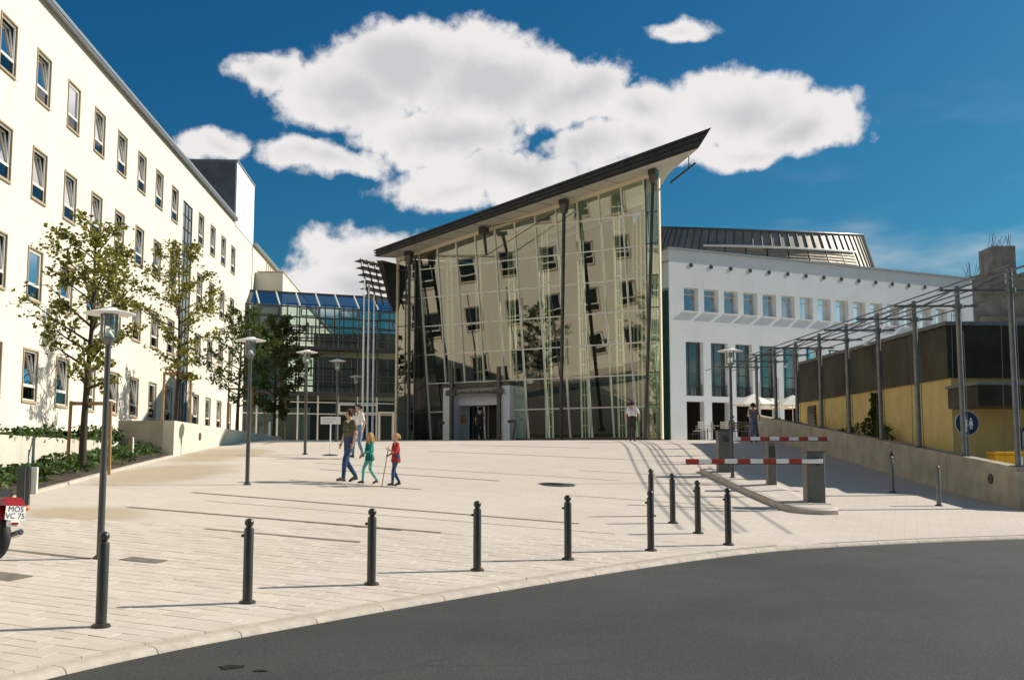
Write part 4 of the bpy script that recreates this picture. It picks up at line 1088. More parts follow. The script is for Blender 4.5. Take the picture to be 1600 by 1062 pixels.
mk=tag(empty('marker_post',(-11.15,32.9,gz(-11.15,32.9))),'small pale timber marker post in the bed by the wall block','post'); MB().bar((0,0,-.1),(0,0,.72),.09,.09).build('shaft',M['wood_stake'],mk); MB().bar((.06,0,.05),(.06,0,.70),.03,.07).build('white_face',M['white'],mk)
mk=tag(empty('marker_post',(-10.9,50.5,2.9)),'small white marker post on the far part of the sandy wall','post'); MB().lathe([(.05,0),(.05,.6),(.03,.64)],10).build('shaft',M['white'],mk)

# ================================================================== lamps
def lamp(label,x,y,zoff=0,h=3.5):
    o=tag(empty('street_lamp',(x,y,gz(x,y)+zoff)),label,'street lamp',group='disc topped plaza lamps')
    MB().tube([(0,0,-.05),(0,0,1.0),(0,0,h-.42)],[.05,.047,.04],12).build('pole',M['steel_grey'],o,smooth=True)
    MB().lathe([(.095,-.02),(.095,.02),(.062,.05)],14).build('base_flange',M['steel_grey'],o,smooth=True)
    MB().lathe([(.052,h-.5),(.075,h-.44),(.11,h-.41),(.11,h-.395)],16).build('collar',M['galv'],o,smooth=True)
    hd=MB().lathe([(.118,h-.395),(.122,h-.06)],20).build('glass_cylinder',M['lamp_glass'],o,smooth=True)
    MB().lathe([(.085,h-.394),(.02,h-.27),(.02,h-.26)],14).build('reflector_cone',M['white'],hd,smooth=True)
    MB().lathe([(.07,h-.22),(.075,h-.08)],12).build('lamp_housing',M['galv'],hd,smooth=True)
    for k in range(3):
        a=k*2.094+.4; MB().tube([(.116*math.cos(a),.116*math.sin(a),h-.4),(.116*math.cos(a),.116*math.sin(a),h-.05)],.008,5).build('rod',M['galv'],hd)
    MB().lathe([(.36,h-.055),(.365,h-.045),(.2,h-.005),(.12,h+.01),(.1,h+.035),(.02,h+.045)],28).build('disc_shade',M['white'],o,smooth=True)
    return o
lamp('nearest plaza lamp with white disc shade behind the leftmost bollard',-5.77,15.92)
lamp('second plaza lamp with disc shade beside the sandy wall',-6.31,26.9)
lamp('third plaza lamp with disc shade, left of the small sign',-6.97,37.9)
lamp('fourth plaza lamp with disc shade, right of the small sign',-7.5,48.0)
lamp('farthest small plaza lamp before the glazed link',-8.35,60.0)
lamp('plaza lamp with disc shade on the barrier island before the white building',6.18,31.6,.12,3.62)

# ================================================================== bollards
def bollard_kit(lug,silver=False):
    m=M['steel_dark'] if not silver else M['galv']
    k=[('shaft',MB().lathe([(.057,0),(.057,.84),(.052,.855),(.040,.858),(.040,.87)],16).mesh('shaft',m,True)),
       ('base_flange',MB().lathe([(.10,-.03),(.10,.012),(.085,.028),(.06,.034)],18).mesh('base_flange',M['steel_dark'],True)),
       ('ball_top',MB().ell((0,0,.918),(.055,.055,.052),14,10).mesh('ball_top',m,True))]
    if lug: k.append(('chain_lug',MB().lathe([(.0,-.02),(.022,-.012),(.022,.012),(.0,.02)],8,(-.07,0,.77)).mesh('chain_lug',m,True)))
    return k
KIT=[bollard_kit(False),bollard_kit(True),bollard_kit(False,True)]
def bollard(x,y,label,kit):
    o=tag(empty('bollard',(x,y,gz(x,y)+.002),rw.uniform(-.2,.2)),label,'bollard',group='dark bollards along the kerb')
    for n_,me in KIT[kit]: put(n_,me,o)
for x,y,l,k in[(-4.24,11.8,'nearest dark ball topped bollard, in front of the lamp post',0),(-3.07,13.24,'second bollard from the left along the kerb',1),(-1.81,14.66,'third bollard from the left along the kerb',1),(-.49,16.0,'fourth bollard from the left along the kerb',1),(.85,17.26,'fifth bollard from the left along the kerb',1),
   (2.26,18.48,'sixth kerb bollard, first of the cluster by the barrier',1),(3.71,19.46,'rightmost kerb bollard, in front of the barrier boom',1),(3.42,20.84,'bollard behind the rightmost kerb one',1),(3.16,22.26,'bollard second from the back in the barrier cluster',0),(2.87,23.32,'rearmost bollard of the cluster, partly hidden by a nearer one',0),
   (10.2,30.3,'slim grey bollard on the ramp farther along the retaining wall',2),(10.38,27.5,'slim grey bollard on the ramp nearer the road',2)]: bollard(x,y,l,k)

# ================================================================== barrier island
ip=[(5.72,34.4),(5.95,29),(6.1,25.4),(6.22,24.9),(6.5,24.68),(6.85,24.66),(7.15,24.8),(7.28,25.3),(7.35,29),(7.3,34.4),(7.05,35.0),(6.0,35.0)]
isl=MB()
cx=sum(p[0] for p in ip)/len(ip);cy=sum(p[1] for p in ip)/len(ip)
def ipz(x,y,h): return (x,y,gz(x,y)+h)
def inset(p,d):
    v=Vector((cx-p[0],(cy-p[1])*.25)); v.normalize(); return (p[0]+v.x*d,p[1]+v.y*d)
n_=len(ip)
rings=[[ipz(*p,-.1) for p in ip],[ipz(*p,.09) for p in ip],[ipz(*inset(p,.05),.125) for p in ip],[ipz(*inset(p,.2),.125) for p in ip]]
isl=MB()
for rg_ in rings: isl.v+=rg_
for a in range(3):
    for k in range(n_): isl.f.append((a*n_+k,a*n_+(k+1)%n_,(a+1)*n_+(k+1)%n_,(a+1)*n_+k)); isl.m.append(0)
island=tag(isl.build('traffic_island_kerb',M['kerb'],smooth=True),kind='structure')
q=MB(); q.v=[ipz(*inset(p,.19),.128) for p in ip]; q.f=[tuple(range(n_))]; q.m=[0]; q.build('island_paving',M['paving'],island,recalc=False)
def barrier(label,bx,by,h,boom_z,x0,x1,segs,side,bw=.42):
    zb=gz(bx,by)+.12; o=tag(empty('parking_barrier',(bx,by,zb)),label,'barrier',group='red and white parking barriers')
    MB().bev(-bw/2,bw/2,-.2,.2,-.1,h,.015).build('cabinet',M['galv'] if False else M['cab'],o)
    MB().box(-bw/2-.02,bw/2+.02,-.22,.22,h+.001,h+.03).build('cabinet_lid',M['cab'],o)
    dr=MB(); dr.box(-bw/2+.04,bw/2-.04,-.206,-.2005,.1,h*.66); dr.build('door',M['cab'],o)
    z=boom_z-zb
    b_=MB(); b_.bev(x0-bx,x1-bx,-.30,-.22,z-.05,z+.05,.01); boom=b_.build('boom',M['white'],o)
    for a,c in segs: MB().box(a-bx,c-bx,-.3045,-.2155,z-.053,z+.053).build('red_band',M['red'],boom)
    MB().box(min(x0,x1)-bx,max(x0,x1)-bx,-.275,-.245,z-.068,z-.052).build('edge_strip',M['ink'],boom)
    MB().lathe([(.09,-.03),(.09,.03)],14,(0,0,0)).build('hub',M['steel_dark'],o,loc=(side*.02,-.23,z),rot=(R(90),0,0))
    return o
M['cab']=mat('barrier_cabinet',(.15,.145,.125),.55,var=.15,scale=6)
barrier('front barrier, its red banded boom reaching left from the tall cabinet',6.98,26.1,1.15,1.76,4.0,7.12,[(3.985+.59*k,4.28+.59*k) for k in range(5)],1)
barrier('rear barrier with boom reaching right across the ramp, behind the lamp',6.3,33.3,1.2,2.42,6.55,9.3,[(6.72+.565*k,7.0+.565*k) for k in range(5)],-1,.46)
cb=tag(empty('ticket_column',(6.86,29.85,gz(6.86,29.85)+.12)),'narrow grey ticket column standing between the two barrier cabinets','ticket machine'); MB().bev(-.11,.11,-.16,.16,-.1,1.16,.012).build('housing',M['cab'],cb); MB().box(-.08,.08,-.166,-.161,.75,1.05).build('panel',M['steel_dark'],cb)

# ================================================================== flagpoles, sign, cabinet
for x,y,l in((-6.93,52,'tallest looking white flagpole, left of the three by the hall'),(-7.08,54.9,'middle of the three white flagpoles'),(-7.14,57.5,'right one of the three white flagpoles by the hall')):
    o=tag(empty('flagpole',(x,y,gz(x,y))),l,'flagpole',group='three white flagpoles')
    MB().tube([(0,0,-.1),(0,0,4),(0,0,7.55)],[.055,.047,.03],10).build('pole',M['white'],o,smooth=True); MB().ell((0,0,7.6),(.055,.055,.055),8,6).build('finial',M['galv'],o,smooth=True); MB().lathe([(.13,-.02),(.13,.04),(.085,.07)],14).build('base_flange',M['galv'],o)
o=tag(empty('sign_stand',(-6.1,37.75,gz(-6.1,37.75)),R(4)),'small white sign board on a thin stand in front of the link','sign')
MB().lathe([(.26,0),(.26,.02),(.05,.045)],16).build('foot',M['steel_grey'],o); MB().tube([(0,0,.03),(0,0,1.3)],.02,8).build('stem',M['white'],o,smooth=True)
sb_=MB().box(-.33,.33,-.035,-.02,1.04,1.29).build('board',M['white'],o)
for k,(z,w_) in enumerate(((1.21,.46),(1.12,.34))): MB().box(-.27,-.27+w_,-.038,-.0355,z-.012,z+.012).build('faded_line',mat('faded_print',(.5,.42,.38),.6),sb_)
o=tag(empty('utility_cabinet',(-9.28,21.6,gz(-9.28,21.6)),R(12)),'grey metal utility cabinet beside the bed, behind the motorcycle','cabinet')
MB().bev(-.17,.06,-.06,.04,.0,.74,.008).build('plate_panel',M['cabg'] if 'cabg' in M else M['steel_grey'],o); MB().bev(.065,.18,-.02,.10,.2,.72,.008).build('sunlit_side',M['frame_white'],o); MB().tube([(-.02,-.075,.03),(-.02,-.075,.72)],.008,5).build('hinge_rod',M['galv'],o)  # pale box at the right paints the sunlit side of the grey cabinet

# blue round sign on a post by the yellow wall
sx,sy=12.95,32.0
o=tag(empty('round_sign',(sx,sy,wtop(sy)-.62)),'round blue sign with white figures on a post before the yellow wall','sign')
MB().tube([(0,0,0),(0,0,1.9)],.03,8).build('post',M['galv'],o,smooth=True)
dk_=MB().lathe([(.335,-.012),(.335,.012)],32).build('disc',M['blue_sign'],o,loc=(0,-.05,1.40),rot=(R(90),0,R(4)))
MB().lathe([(.348,-.01),(.348,.01)],32).build('rim',M['white'],dk_,loc=(0,0,-.004))
fg=MB()
def fig(cx,s):   # standing figure, flat print on the disc (local x right, y up, z to the viewer)
    fg.lathe([(.045*s,.013),(.045*s,.016)],12,(cx,.17*s,0))
    fg.prism([(cx-.06*s,.11*s,.013),(cx+.06*s,.11*s,.013),(cx+.1*s,-.1*s,.013),(cx-.1*s,-.1*s,.013)],[(cx-.06*s,.11*s,.016),(cx+.06*s,.11*s,.016),(cx+.1*s,-.1*s,.016),(cx-.1*s,-.1*s,.016)])
    for k in(-1,1): fg.box(cx+k*.035*s-.02*s,cx+k*.035*s+.02*s,-.25*s,-.101*s,.013,.016)
fig(-.07,1.0); fig(.11,.68)
fg.build('pictogram',M['white'],dk_)
o=tag(empty('yellow_bin',(13.7,30.8,wtop(30.8)-.62)),'bright yellow box behind the retaining wall near the sign','box')
MB().bev(-.6,.5,-.3,.3,0,.62,.03).build('body',M['yellow_box'],o); MB().bev(-.62,.52,-.32,.32,.621,.70,.02).build('lid',M['yellow_box'],o); MB().box(-.02,.3,-.31,-.301,.3,.55).build('label_panel',M['plate'],o)
# ================================================================== motorcycle (local: +y forward, rear axle at origin)
hd=math.atan2(.62,-.78)-math.pi/2
mx0,my0=-7.05,15.45
bike=tag(empty('motorcycle',(mx0,my0,gz(mx0,my0)),hd),'red and black motorcycle parked at the left edge, rear plate showing','motorcycle')
def wheel(y,rad,w):
    prof=[]; q=MB(); nm=28; ns=12
    for i in range(nm):
        a=2*math.pi*i/nm
        for k in range(ns):
            b_=2*math.pi*k/ns; rr_=rad-w*.5+w*.5*math.cos(b_); q.v.append((w*.55*math.sin(b_),y+rr_*math.cos(a),rad+rr_*math.sin(a)))
    for i in range(nm):
        for k in range(ns): q.f.append((i*ns+k,i*ns+(k+1)%ns,((i+1)%nm)*ns+(k+1)%ns,((i+1)%nm)*ns+k)); q.m.append(0)
    wl=empty('wheel',(0,0,0)); wl.parent=bike
    q.build('tyre',M['black_rubber'],wl,smooth=True)
    rm=MB()
    for k in range(10):
        a=2*math.pi*k/10; rm.bar((0,y,rad),(0,y+(rad-w)*math.cos(a),rad+(rad-w)*math.sin(a)),.03,.025,(1,0,0))
    rm.tube([(0,y+(rad-w*.95)*math.cos(2*math.pi*k/24),rad+(rad-w*.95)*math.sin(2*math.pi*k/24)) for k in range(25)],.03,6)
    rm.tube([(-.08,y,rad),(.08,y,rad)],.05,10); rm.build('rim',M['chrome'],wl,smooth=True)
wheel(0,.31,.15); wheel(1.46,.31,.11)
MB().tube([(0,.05,.75),(0,.45,.5),(0,.95,.62),(0,1.18,.92)],.035,8).build('frame',M['black_gloss'],bike,smooth=True)
for sgn in(-1,1):
    MB().tube([(sgn*.11,0,.31),(sgn*.11,.5,.42)],.025,6).build('swing_arm',M['steel_grey'],bike)
    MB().tube([(sgn*.13,.02,.36),(sgn*.13,.18,.78)],.035,8).build('shock',M['chrome'],bike)
    MB().tube([(sgn*.08,1.46,.31),(sgn*.08,1.18,1.0)],.025,8).build('fork',M['chrome'],bike,smooth=True)
    MB().tube([(sgn*.19,.75,.33),(sgn*.19,.2,.30),(sgn*.2,-.12,.36),(sgn*.2,-.27,.40)],[.03,.045,.05,.045],10).build('exhaust',M['chrome'],bike,smooth=True)
    MB().tube([(sgn*.2,-.27,.40),(sgn*.2,-.285,.403)],.035,10).build('exhaust_tip',M['ink'],bike)
    MB().tube([(sgn*.10,-.22,.72),(sgn*.22,-.25,.72)],.012,6).build('indicator_stalk',M['black_gloss'],bike)
    MB().ell((sgn*.25,-.26,.72),(.045,.035,.035),10,8).build('indicator',M['orange'],bike,smooth=True)
    MB().tube([(sgn*.04,1.12,1.02),(sgn*.3,1.02,1.1),(sgn*.38,.92,1.08)],.015,6).build('handlebar',M['chrome'],bike,smooth=True)
eng=MB(); eng.bev(-.17,.17,.45,.85,.22,.55,.03)
for k in range(6): eng.box(-.16,.16,.52,.8,.56+.025*k,.57+.025*k)
eng.build('engine',M['steel_grey'],bike)
MB().ell((0,.82,.86),(.15,.3,.14),16,10).build('tank',M['red_gloss'],bike,smooth=True)
st=MB(); st.tube([(0,.55,.80),(0,.3,.80),(0,.05,.84),(0,-.14,.87)],[.13,.15,.14,.1],12); st.build('seat',M['black_rubber'],bike,smooth=True)
fd=MB()
for k in range(9):
    a=R(150-k*14); 
    for j in range(7):
        b_=R(-80+j*160/6); rr_=.36+.05*math.cos(b_); fd.v.append((.13*math.sin(b_),-rr_*math.cos(math.pi-a)*1.0 if False else rr_*math.cos(a),.31+rr_*math.sin(a)+.06))
for k in range(8):
    for j in range(6): fd.f.append((k*7+j,k*7+j+1,(k+1)*7+j+1,(k+1)*7+j)); fd.m.append(0)
fd.build('rear_fender',M['red_gloss'],bike,smooth=True,recalc=False)
tc_=MB(); tc_.prism([(-.15,-.44,.75),(.15,-.44,.75),(.17,.3,.70),(-.17,.3,.70)],[(-.11,-.36,.86),(.11,-.36,.86),(.14,.3,.80),(-.14,.3,.80)]); tc_.build('tail_cowl',M['red_gloss'],bike)
MB().bev(-.07,.07,-.47,-.36,.47,.55,.012).build('tail_light_housing',M['plate'],bike); MB().bev(-.045,.045,-.485,-.469,.495,.53,.006).build('tail_light',M['red_gloss'],bike)
pl_=MB().box(-.14,.14,-.455,-.448,.56,.745).build('number_plate',M['plate'],bike); pl_.rotation_euler=(0,0,0)
put('plate_lettering',text_mesh('MOS',.105,.0008,'plate_lettering',M['ink']),pl_,(.0,-.457,.70),(R(90),0,0)); tag(put('plate_lettering',text_mesh('VC 75',.105,.0008,'plate_lettering',M['ink']),pl_,(0,-.457,.61),(R(90),0,0)),kind='stuff')
MB().lathe([(.09,-.05),(.1,.03),(.05,.1)],14).build('headlamp',M['chrome'],bike,loc=(0,1.3,.95),rot=(R(-90),0,0))
MB().tube([(-.1,.35,.3),(-.28,.3,.0)],.014,6).build('side_stand',M['steel_grey'],bike)
bike.rotation_euler=(0,R(4),hd)

# ================================================================== cafe terrace
def umbrella(label,x,y,r,h,seed):
    zb=gz(x,y); o=tag(empty('parasol',(x,y,zb),seed),label,'parasol',group='cafe parasols')
    MB().tube([(0,0,0),(0,0,h)],.025,8).build('pole',M['frame_white'],o,smooth=True); MB().lathe([(.28,0),(.28,.06),(.05,.1)],12).build('foot',M['concrete'],o)
    q=MB(); n_=8
    for k in range(n_):
        for f,dz in((1,0),(.5,.30)):
            a=2*math.pi*k/n_; q.v.append((r*f*math.cos(a),r*f*math.sin(a),h-.52+dz*.95))
        for f in(1,): a=2*math.pi*(k+.5)/n_; q.v.append((r*.955*math.cos(a)*.94,r*.955*math.sin(a)*.94,h-.50)); q.v.append((r*.5*.9*math.cos(a),r*.5*.9*math.sin(a),h-.235))
    q.v.append((0,0,h+.03)); c=len(q.v)-1
    for k in range(n_):
        A=4*k;B=4*((k+1)%n_)
        q.f+=[(A,A+2,A+3,A+1),(A+2,B,B+1,A+3),(A+1,A+3,c),(A+3,B+1,c)]; q.m+=[0]*4
    cp=q.build('canopy',M['canvas'],o,recalc=False)
    v=MB()
    for k in range(n_): a=2*math.pi*k/n_; v.tube([(0,0,h-.1),(r*.98*math.cos(a),r*.98*math.sin(a),h-.54)],.01,4)
    v.build('ribs',M['wood_stake'],o)
umbrella('white cafe parasol behind the woman at the wall end',11.95,55.6,1.3,2.25,.2); umbrella('white cafe parasol farther back between two white pillars',13.6,58.5,1.25,2.2,.5); umbrella('white cafe parasol at the pergola end, right of the woman',13.9,55.5,1.2,2.2,.1)
def chair(label,x,y,rz,m):
    o=tag(empty('cafe_chair',(x,y,gz(x,y)),rz),label,'chair',group='cafe chairs')
    MB().bev(-.21,.21,-.2,.2,.43,.46,.01).build('seat',m,o)
    bk=MB()
    for k in range(4): bk.box(-.2,.2,-.21,-.195,.55+.09*k,.61+.09*k)
    bk.build('backrest',m,o)
    for sx in(-1,1):
        for sy in(-1,1): MB().tube([(sx*.2,sy*.19,0),(sx*.19,sy*(.18),.45 if sy>0 else .92)],.014,5).build('leg',M['steel_grey'],o)
def table(label,x,y):
    o=tag(empty('cafe_table',(x,y,gz(x,y))),label,'table',group='cafe tables')
    MB().lathe([(.38,.70),(.4,.71),(.4,.73)],20).build('top',M['frame_white'],o); MB().tube([(0,0,0),(0,0,.7)],.03,8).build('stem',M['steel_grey'],o); MB().lathe([(.22,0),(.22,.03),(.04,.06)],12).build('foot',M['steel_grey'],o)
chair('pale slatted cafe chair, first left in the row by the pillars',9.05,54.4,.5,M['frame_white']); chair('pale cafe chair second in the row, turned sideways',9.6,54.9,1.6,M['frame_white']); chair('pale cafe chair facing the tables behind the barrier cabinet',10.3,54.2,-.4,M['frame_white']); chair('dark cafe chair left of the standing woman',11.0,54.0,.2,M['steel_dark']); chair('dark cafe chair beside the lamp pole, facing away',11.55,55.2,2.6,M['steel_dark']); chair('dark cafe chair inside the first arcade opening',9.9,61.2,1.0,M['steel_dark'])
table('round white cafe table before the arcade pillars',10.0,55.8); table('round cafe table under the nearest parasol',11.9,56.2); table('small cafe table inside the first arcade opening',10.6,60.9)

# ================================================================== people
SKIN=mat('skin',(.55,.33,.22),.55)
def clothes(n,c,c2=None): return mat(n,c,.9,col2=c2 or tuple(x*.55 for x in c),scale=14 if c2 else 9,var=.3,vz=(.3,.3,3) if c2 else None,bump=.9,bscale=16)
def person(label,loc,facing,H,J,cols,hair,child=False,extra=None,vox=.013):
    """J: joint dictionary in a 1.75 m figure (x = figure's left, y = forward, z up)"""
    k=H/1.75; P=[]   # primitives: a,b,ra,rb,material  (mm: 0 skin 1 top 2 trousers 3 shoes 4 sleeve/other)
    def cap(a,b,ra,rb,m): P.append((Vector(a),Vector(b),ra,rb,m))
    hip=Vector(J['hip']); ch=Vector(J['chest']); nk=Vector(J['neck']); hd_=Vector(J['head'])
    fm=J.get('fat',1.0); hs=J.get('hs',1.0)
    mid=hip.lerp(ch,.5)
    for sx in(-1,1):
        cap(hip+Vector((sx*.075,0,.0)),mid+Vector((sx*.07,0,0)),.105*fm,.10*fm,J.get('hipm',2)); cap(mid+Vector((sx*.07,.0,-.05)),ch+Vector((sx*.085,0,.0)),.10*fm,.112*fm,1); 
        cap(ch+Vector((sx*.085,0,.0)),ch+Vector((sx*.135,0,.12)),.10*fm,.066*fm,1)
        s='L' if sx>0 else 'R'
        sh=ch+Vector((sx*.165,0,.135)); elb=Vector(J['elb'+s]); wr=Vector(J['wr'+s])
        sl=J.get('sleeve',.5)     # fraction of the upper arm / 2 = whole arm
        cap(sh,sh.lerp(elb,min(1,sl*1.35)),.058*fm,.052*fm,4)
        if sl<2: cap(sh.lerp(elb,min(1,sl*1.3)),elb,.042*fm,.037*fm,0); cap(elb,wr,.037*fm,.026*fm,0)
        else: cap(sh,elb,.052*fm,.043*fm,4); cap(elb,wr,.043*fm,.033*fm,4)
        # hand: palm, four fingers, thumb
        d=(wr-elb).normalized(); side=Vector((0,1,0)); side=(side-d*side.dot(d)).normalized(); nn=d.cross(side)
        pc=wr+d*.055; curl=nn*(-sx)*.0
        for q in(-1,0,1): cap(wr+side*.012*q,pc+side*.022*q+d*.02,.017,.015,0)
        for q,(l1) in zip((-1.5,-.5,.5,1.5),(.058,.068,.072,.066)):
            b0=pc+side*.017*q+d*.02; inw=Vector((-sx*.5,0,0)); b1=b0+d*l1*.6; b2=b1+(d+inw*.8).normalized()*l1*.5; cap(b0,b1,.0095,.009,0); cap(b1,b2,.009,.0075,0)
        t0_=wr+side*.02+d*.02; t1_=t0_+(side*.8+d*.6).normalized()*.045; cap(t0_,t1_,.012,.0105,0); cap(t1_,t1_+(d+side*.15).normalized()*.03,.0105,.009,0)
        # leg
        hj=hip+Vector((sx*.088,0,-.02)); kn=Vector(J['kn'+s]); an=Vector(J['an'+s]); toe=Vector(J['toe'+s])
        lf=J.get('leg',1.0)
        cap(hj,kn,.092*fm*lf,.060*lf*fm,2); cap(kn,kn.lerp(an,.35),.058*lf*fm,.060*lf*fm,2); cap(kn.lerp(an,.35),an+Vector((0,0,.02)),.058*lf*fm,.045*lf*fm,2)
        cap(an+Vector((0,-.03,-.04)),an.lerp(toe,.5)+Vector((0,0,.0)),.038,.042,3); cap(an.lerp(toe,.5),toe,.04,.032,3)
    if J.get('skirt'): 
        for a in range(12):
            an_=2*math.pi*a/12; rr_=J['skirt']; v0=hip+Vector((.11*math.cos(an_),.08*math.sin(an_),.08)); v1=Vector((hip.x+rr_*math.cos(an_),hip.y+rr_*.75*math.sin(an_),J['hem'])); cap(v0,v1,.05,.035,2)
    if J.get('hemtop'):
        for a in range(10):
            an_=2*math.pi*a/10; v0=mid+Vector((.10*math.cos(an_),.06*math.sin(an_),.05)); v1=hip+Vector((.155*math.cos(an_),.115*math.sin(an_),-.10)); cap(v0,v1,.055,.05,1)
    cap(ch+Vector((0,-.01,.13)),nk+Vector((0,.0,.03)),.058,.052,0)
    # head with face
    fdir=J.get('look',Vector((0,1,0))); fdir=Vector(fdir).normalized(); sd_=fdir.cross(Vector((0,0,1))).normalized(); upv=sd_.cross(fdir)
    def hp(f,s_,u): return hd_+fdir*f*hs+sd_*s_*hs+upv*u*hs
    cap(hp(-.012,0,.035),hp(-.005,0,.03),.088*hs,.086*hs,0); cap(hp(.012,0,.02),hp(.022,0,-.062),.074*hs,.05*hs,0); cap(hp(.03,0,-.085),hp(.045,0,-.09),.032*hs,.026*hs,0)
    cap(hp(.082,0,.015),hp(.103,0,-.022),.010*hs,.015*hs,0); cap(hp(.07,-.02,-.055),hp(.07,.02,-.055),.014*hs,.014*hs,0)
    for s_ in(-1,1): cap(hp(-.005,s_*.082,.012),hp(-.008,s_*.086,-.022),.012*hs,.011*hs,0)
    q=MB()
    for a,b_,ra,rb,m in P:
        a=a*k;b_=b_*k;ra*=k;rb*=k; ax=(b_-a); l=ax.length
        ax=ax.normalized() if l>1e-5 else Vector((0,0,1))
        pts=[];rs=[]
        for t in(-90,-55,-25): pts.append(a+ax*ra*math.sin(R(t))); rs.append(max(.0008,ra*math.cos(R(t))))
        pts.append(a);rs.append(ra);pts.append(b_+ax*.0001);rs.append(rb)
        for t in(25,55,90): pts.append(b_+ax*(rb*math.sin(R(t))+.0001)); rs.append(max(.0008,rb*math.cos(R(t))))
        q.tube(pts,rs,12)
    me=q.mesh('body',[SKIN]+cols)
    root=tag(empty('person',loc,math.atan2(facing[1],facing[0])-math.pi/2),label,'person')
    ob=bpy.data.objects.new('tmp',me); COL.objects.link(ob)
    md=ob.modifiers.new('r','REMESH'); md.mode='VOXEL'; md.voxel_size=vox*k
    ms=ob.modifiers.new('s','SMOOTH'); ms.factor=.5; ms.iterations=3
    dg=bpy.context.evaluated_depsgraph_get(); me2=bpy.data.meshes.new_from_object(ob.evaluated_get(dg)); COL.objects.unlink(ob); bpy.data.objects.remove(ob)
    me2.name='body'
    nf=len(me2.polygons); C=np.empty(nf*3); me2.polygons.foreach_get('center',C); C=C.reshape(-1,3)
    best=np.full(nf,9.);mi=np.zeros(nf,dtype=np.int32)
    for a,b_,ra,rb,m in P:
        a=np.array(a)*k;b_=np.array(b_)*k; ab=b_-a; t=np.clip(((C-a)@ab)/max(1e-9,ab@ab),0,1); d=np.linalg.norm(C-a-t[:,None]*ab,axis=1)-(ra+(rb-ra)*t)*k
        w=d<best; best[w]=d[w]; mi[w]=m
    me2.materials.clear()
    for m in [SKIN]+cols: me2.materials.append(m)
    me2.polygons.foreach_set('material_index',mi); me2.polygons.foreach_set('use_smooth',[True]*nf); me2.update()
    put('body',me2,root)
    # hair: cap of strands shaped round the skull
    h=MB(); hr=random.Random(hash(label)%1000); hm=mat('hair',hair[0],.6,var=.3,scale=30)
    for i in range(hair[3] if len(hair)>3 else 90):
        th=math.acos(1-1.05*hr.random()); ph=hr.uniform(0,2*math.pi)
        f_,s_,u_=math.sin(th)*math.cos(ph),math.sin(th)*math.sin(ph),math.cos(th)
        if f_>.55 and u_<.62: continue
        p0=hp(-.012+f_*.092,s_*.090,.035+u_*.092)
        ln=hair[1]*(.7+.5*hr.random())
        out=(fdir*f_+sd_*s_)
        p1=p0+out*.014+Vector((0,0,-1))*ln*.45+upv*.01-fdir*.02; p2=p0+out*.018+Vector((0,0,-1))*ln-fdir*.03
        h.tube([p0*k,p1*k,p2*k],[.017*k*hs,.019*k*hs,.008*k*hs],5)
    h.ell(tuple(hp(-.022,0,.042)*k),(.094*k*hs,.094*k*hs,.090*k*hs),14,10)
    h.build('hair',hm,root,smooth=True)
    ey=MB()
    for s_ in(-1,1): ey.ell(tuple(hp(.082,s_*.032,.012)*k),(.008*k,.008*k,.006*k),8,6)
    ey.build('eyes',M['ink'],root)
    if extra: extra(root,k)
    return root
def base(**kw):
    J=dict(hip=(0,0,.95),chest=(0,.01,1.29),neck=(0,.0,1.47),head=(0,.02,1.61),elbL=(.25,-.03,1.15),wrL=(.26,.05,.92),elbR=(-.25,-.03,1.15),wrR=(-.26,.05,.92),
      knL=(.10,.10,.52),anL=(.10,-.05,.09),toeL=(.12,.12,.04),knR=(-.10,.03,.50),anR=(-.10,-.02,.08),toeR=(-.12,.14,.035))
    J.update(kw); return J
def stride(s,front='L'):
    o='R' if front=='L' else 'L'; sg={'L':1,'R':-1}
    return {'kn'+front:(sg[front]*.09,.20*s+.02,.53),'an'+front:(sg[front]*.09,.27*s,.10),'toe'+front:(sg[front]*.10,.27*s+.17,.06),
            'kn'+o:(sg[o]*.09,-.02*s+.04,.50),'an'+o:(sg[o]*.09,-.30*s,.13),'toe'+o:(sg[o]*.10,-.30*s+.15,.035)}
polo=clothes('striped_polo',(.03,.04,.025),(.16,.13,.07)); jeans=clothes('jeans',(.045,.09,.19)); brown=mat('brown_shoe',(.06,.03,.015),.5)
gp=lambda x,y,dz=0:(x,y,gz(x,y)+dz)
def collar(root,k):
    c=MB(); c.tube([(.075*math.cos(a)*k,(.005+.065*math.sin(a))*k,(1.455-.02*math.sin(a))*k) for a in [i*2*math.pi/14 for i in range(15)]],.017*k,6); c.build('collar',M['white'],root,smooth=True)
fx_,fy_=-4.1,28.4
person('man in dark striped polo shirt and blue jeans walking with a child',gp(fx_,fy_),(-.72,-.55),1.86,base(**stride(.75,'R'),elbL=(.27,-.02,1.16),wrL=(.30,.05,.93),look=(.25,.9,-.12),fat=1.05),[polo,jeans,brown,polo],((.09,.035,.015),.09),extra=collar)
teal=clothes('teal_top',(.0,.17,.14)); mint=clothes('mint_leggings',(.20,.55,.48)); blk=mat('black_shoe',(.02,.015,.015),.5)
person('small blond girl in teal top and mint leggings holding the man\'s hand',gp(-3.55,28.1),(-.80,-.58),1.25,base(**stride(.8,'L'),hemtop=True,elbR=(-.24,.10,1.12),wrR=(-.22,.34,1.08),elbL=(.24,.02,1.13),wrL=(.20,.20,1.0),head=(0,.02,1.63),hs=1.28,sleeve=2,look=(0,1,-.05)),[teal,mint,blk,clothes('teal_sleeve',(.02,.3,.27))],((.62,.36,.12),.30,0,140))
redt=clothes('red_shirt',(.5,.035,.03)); 
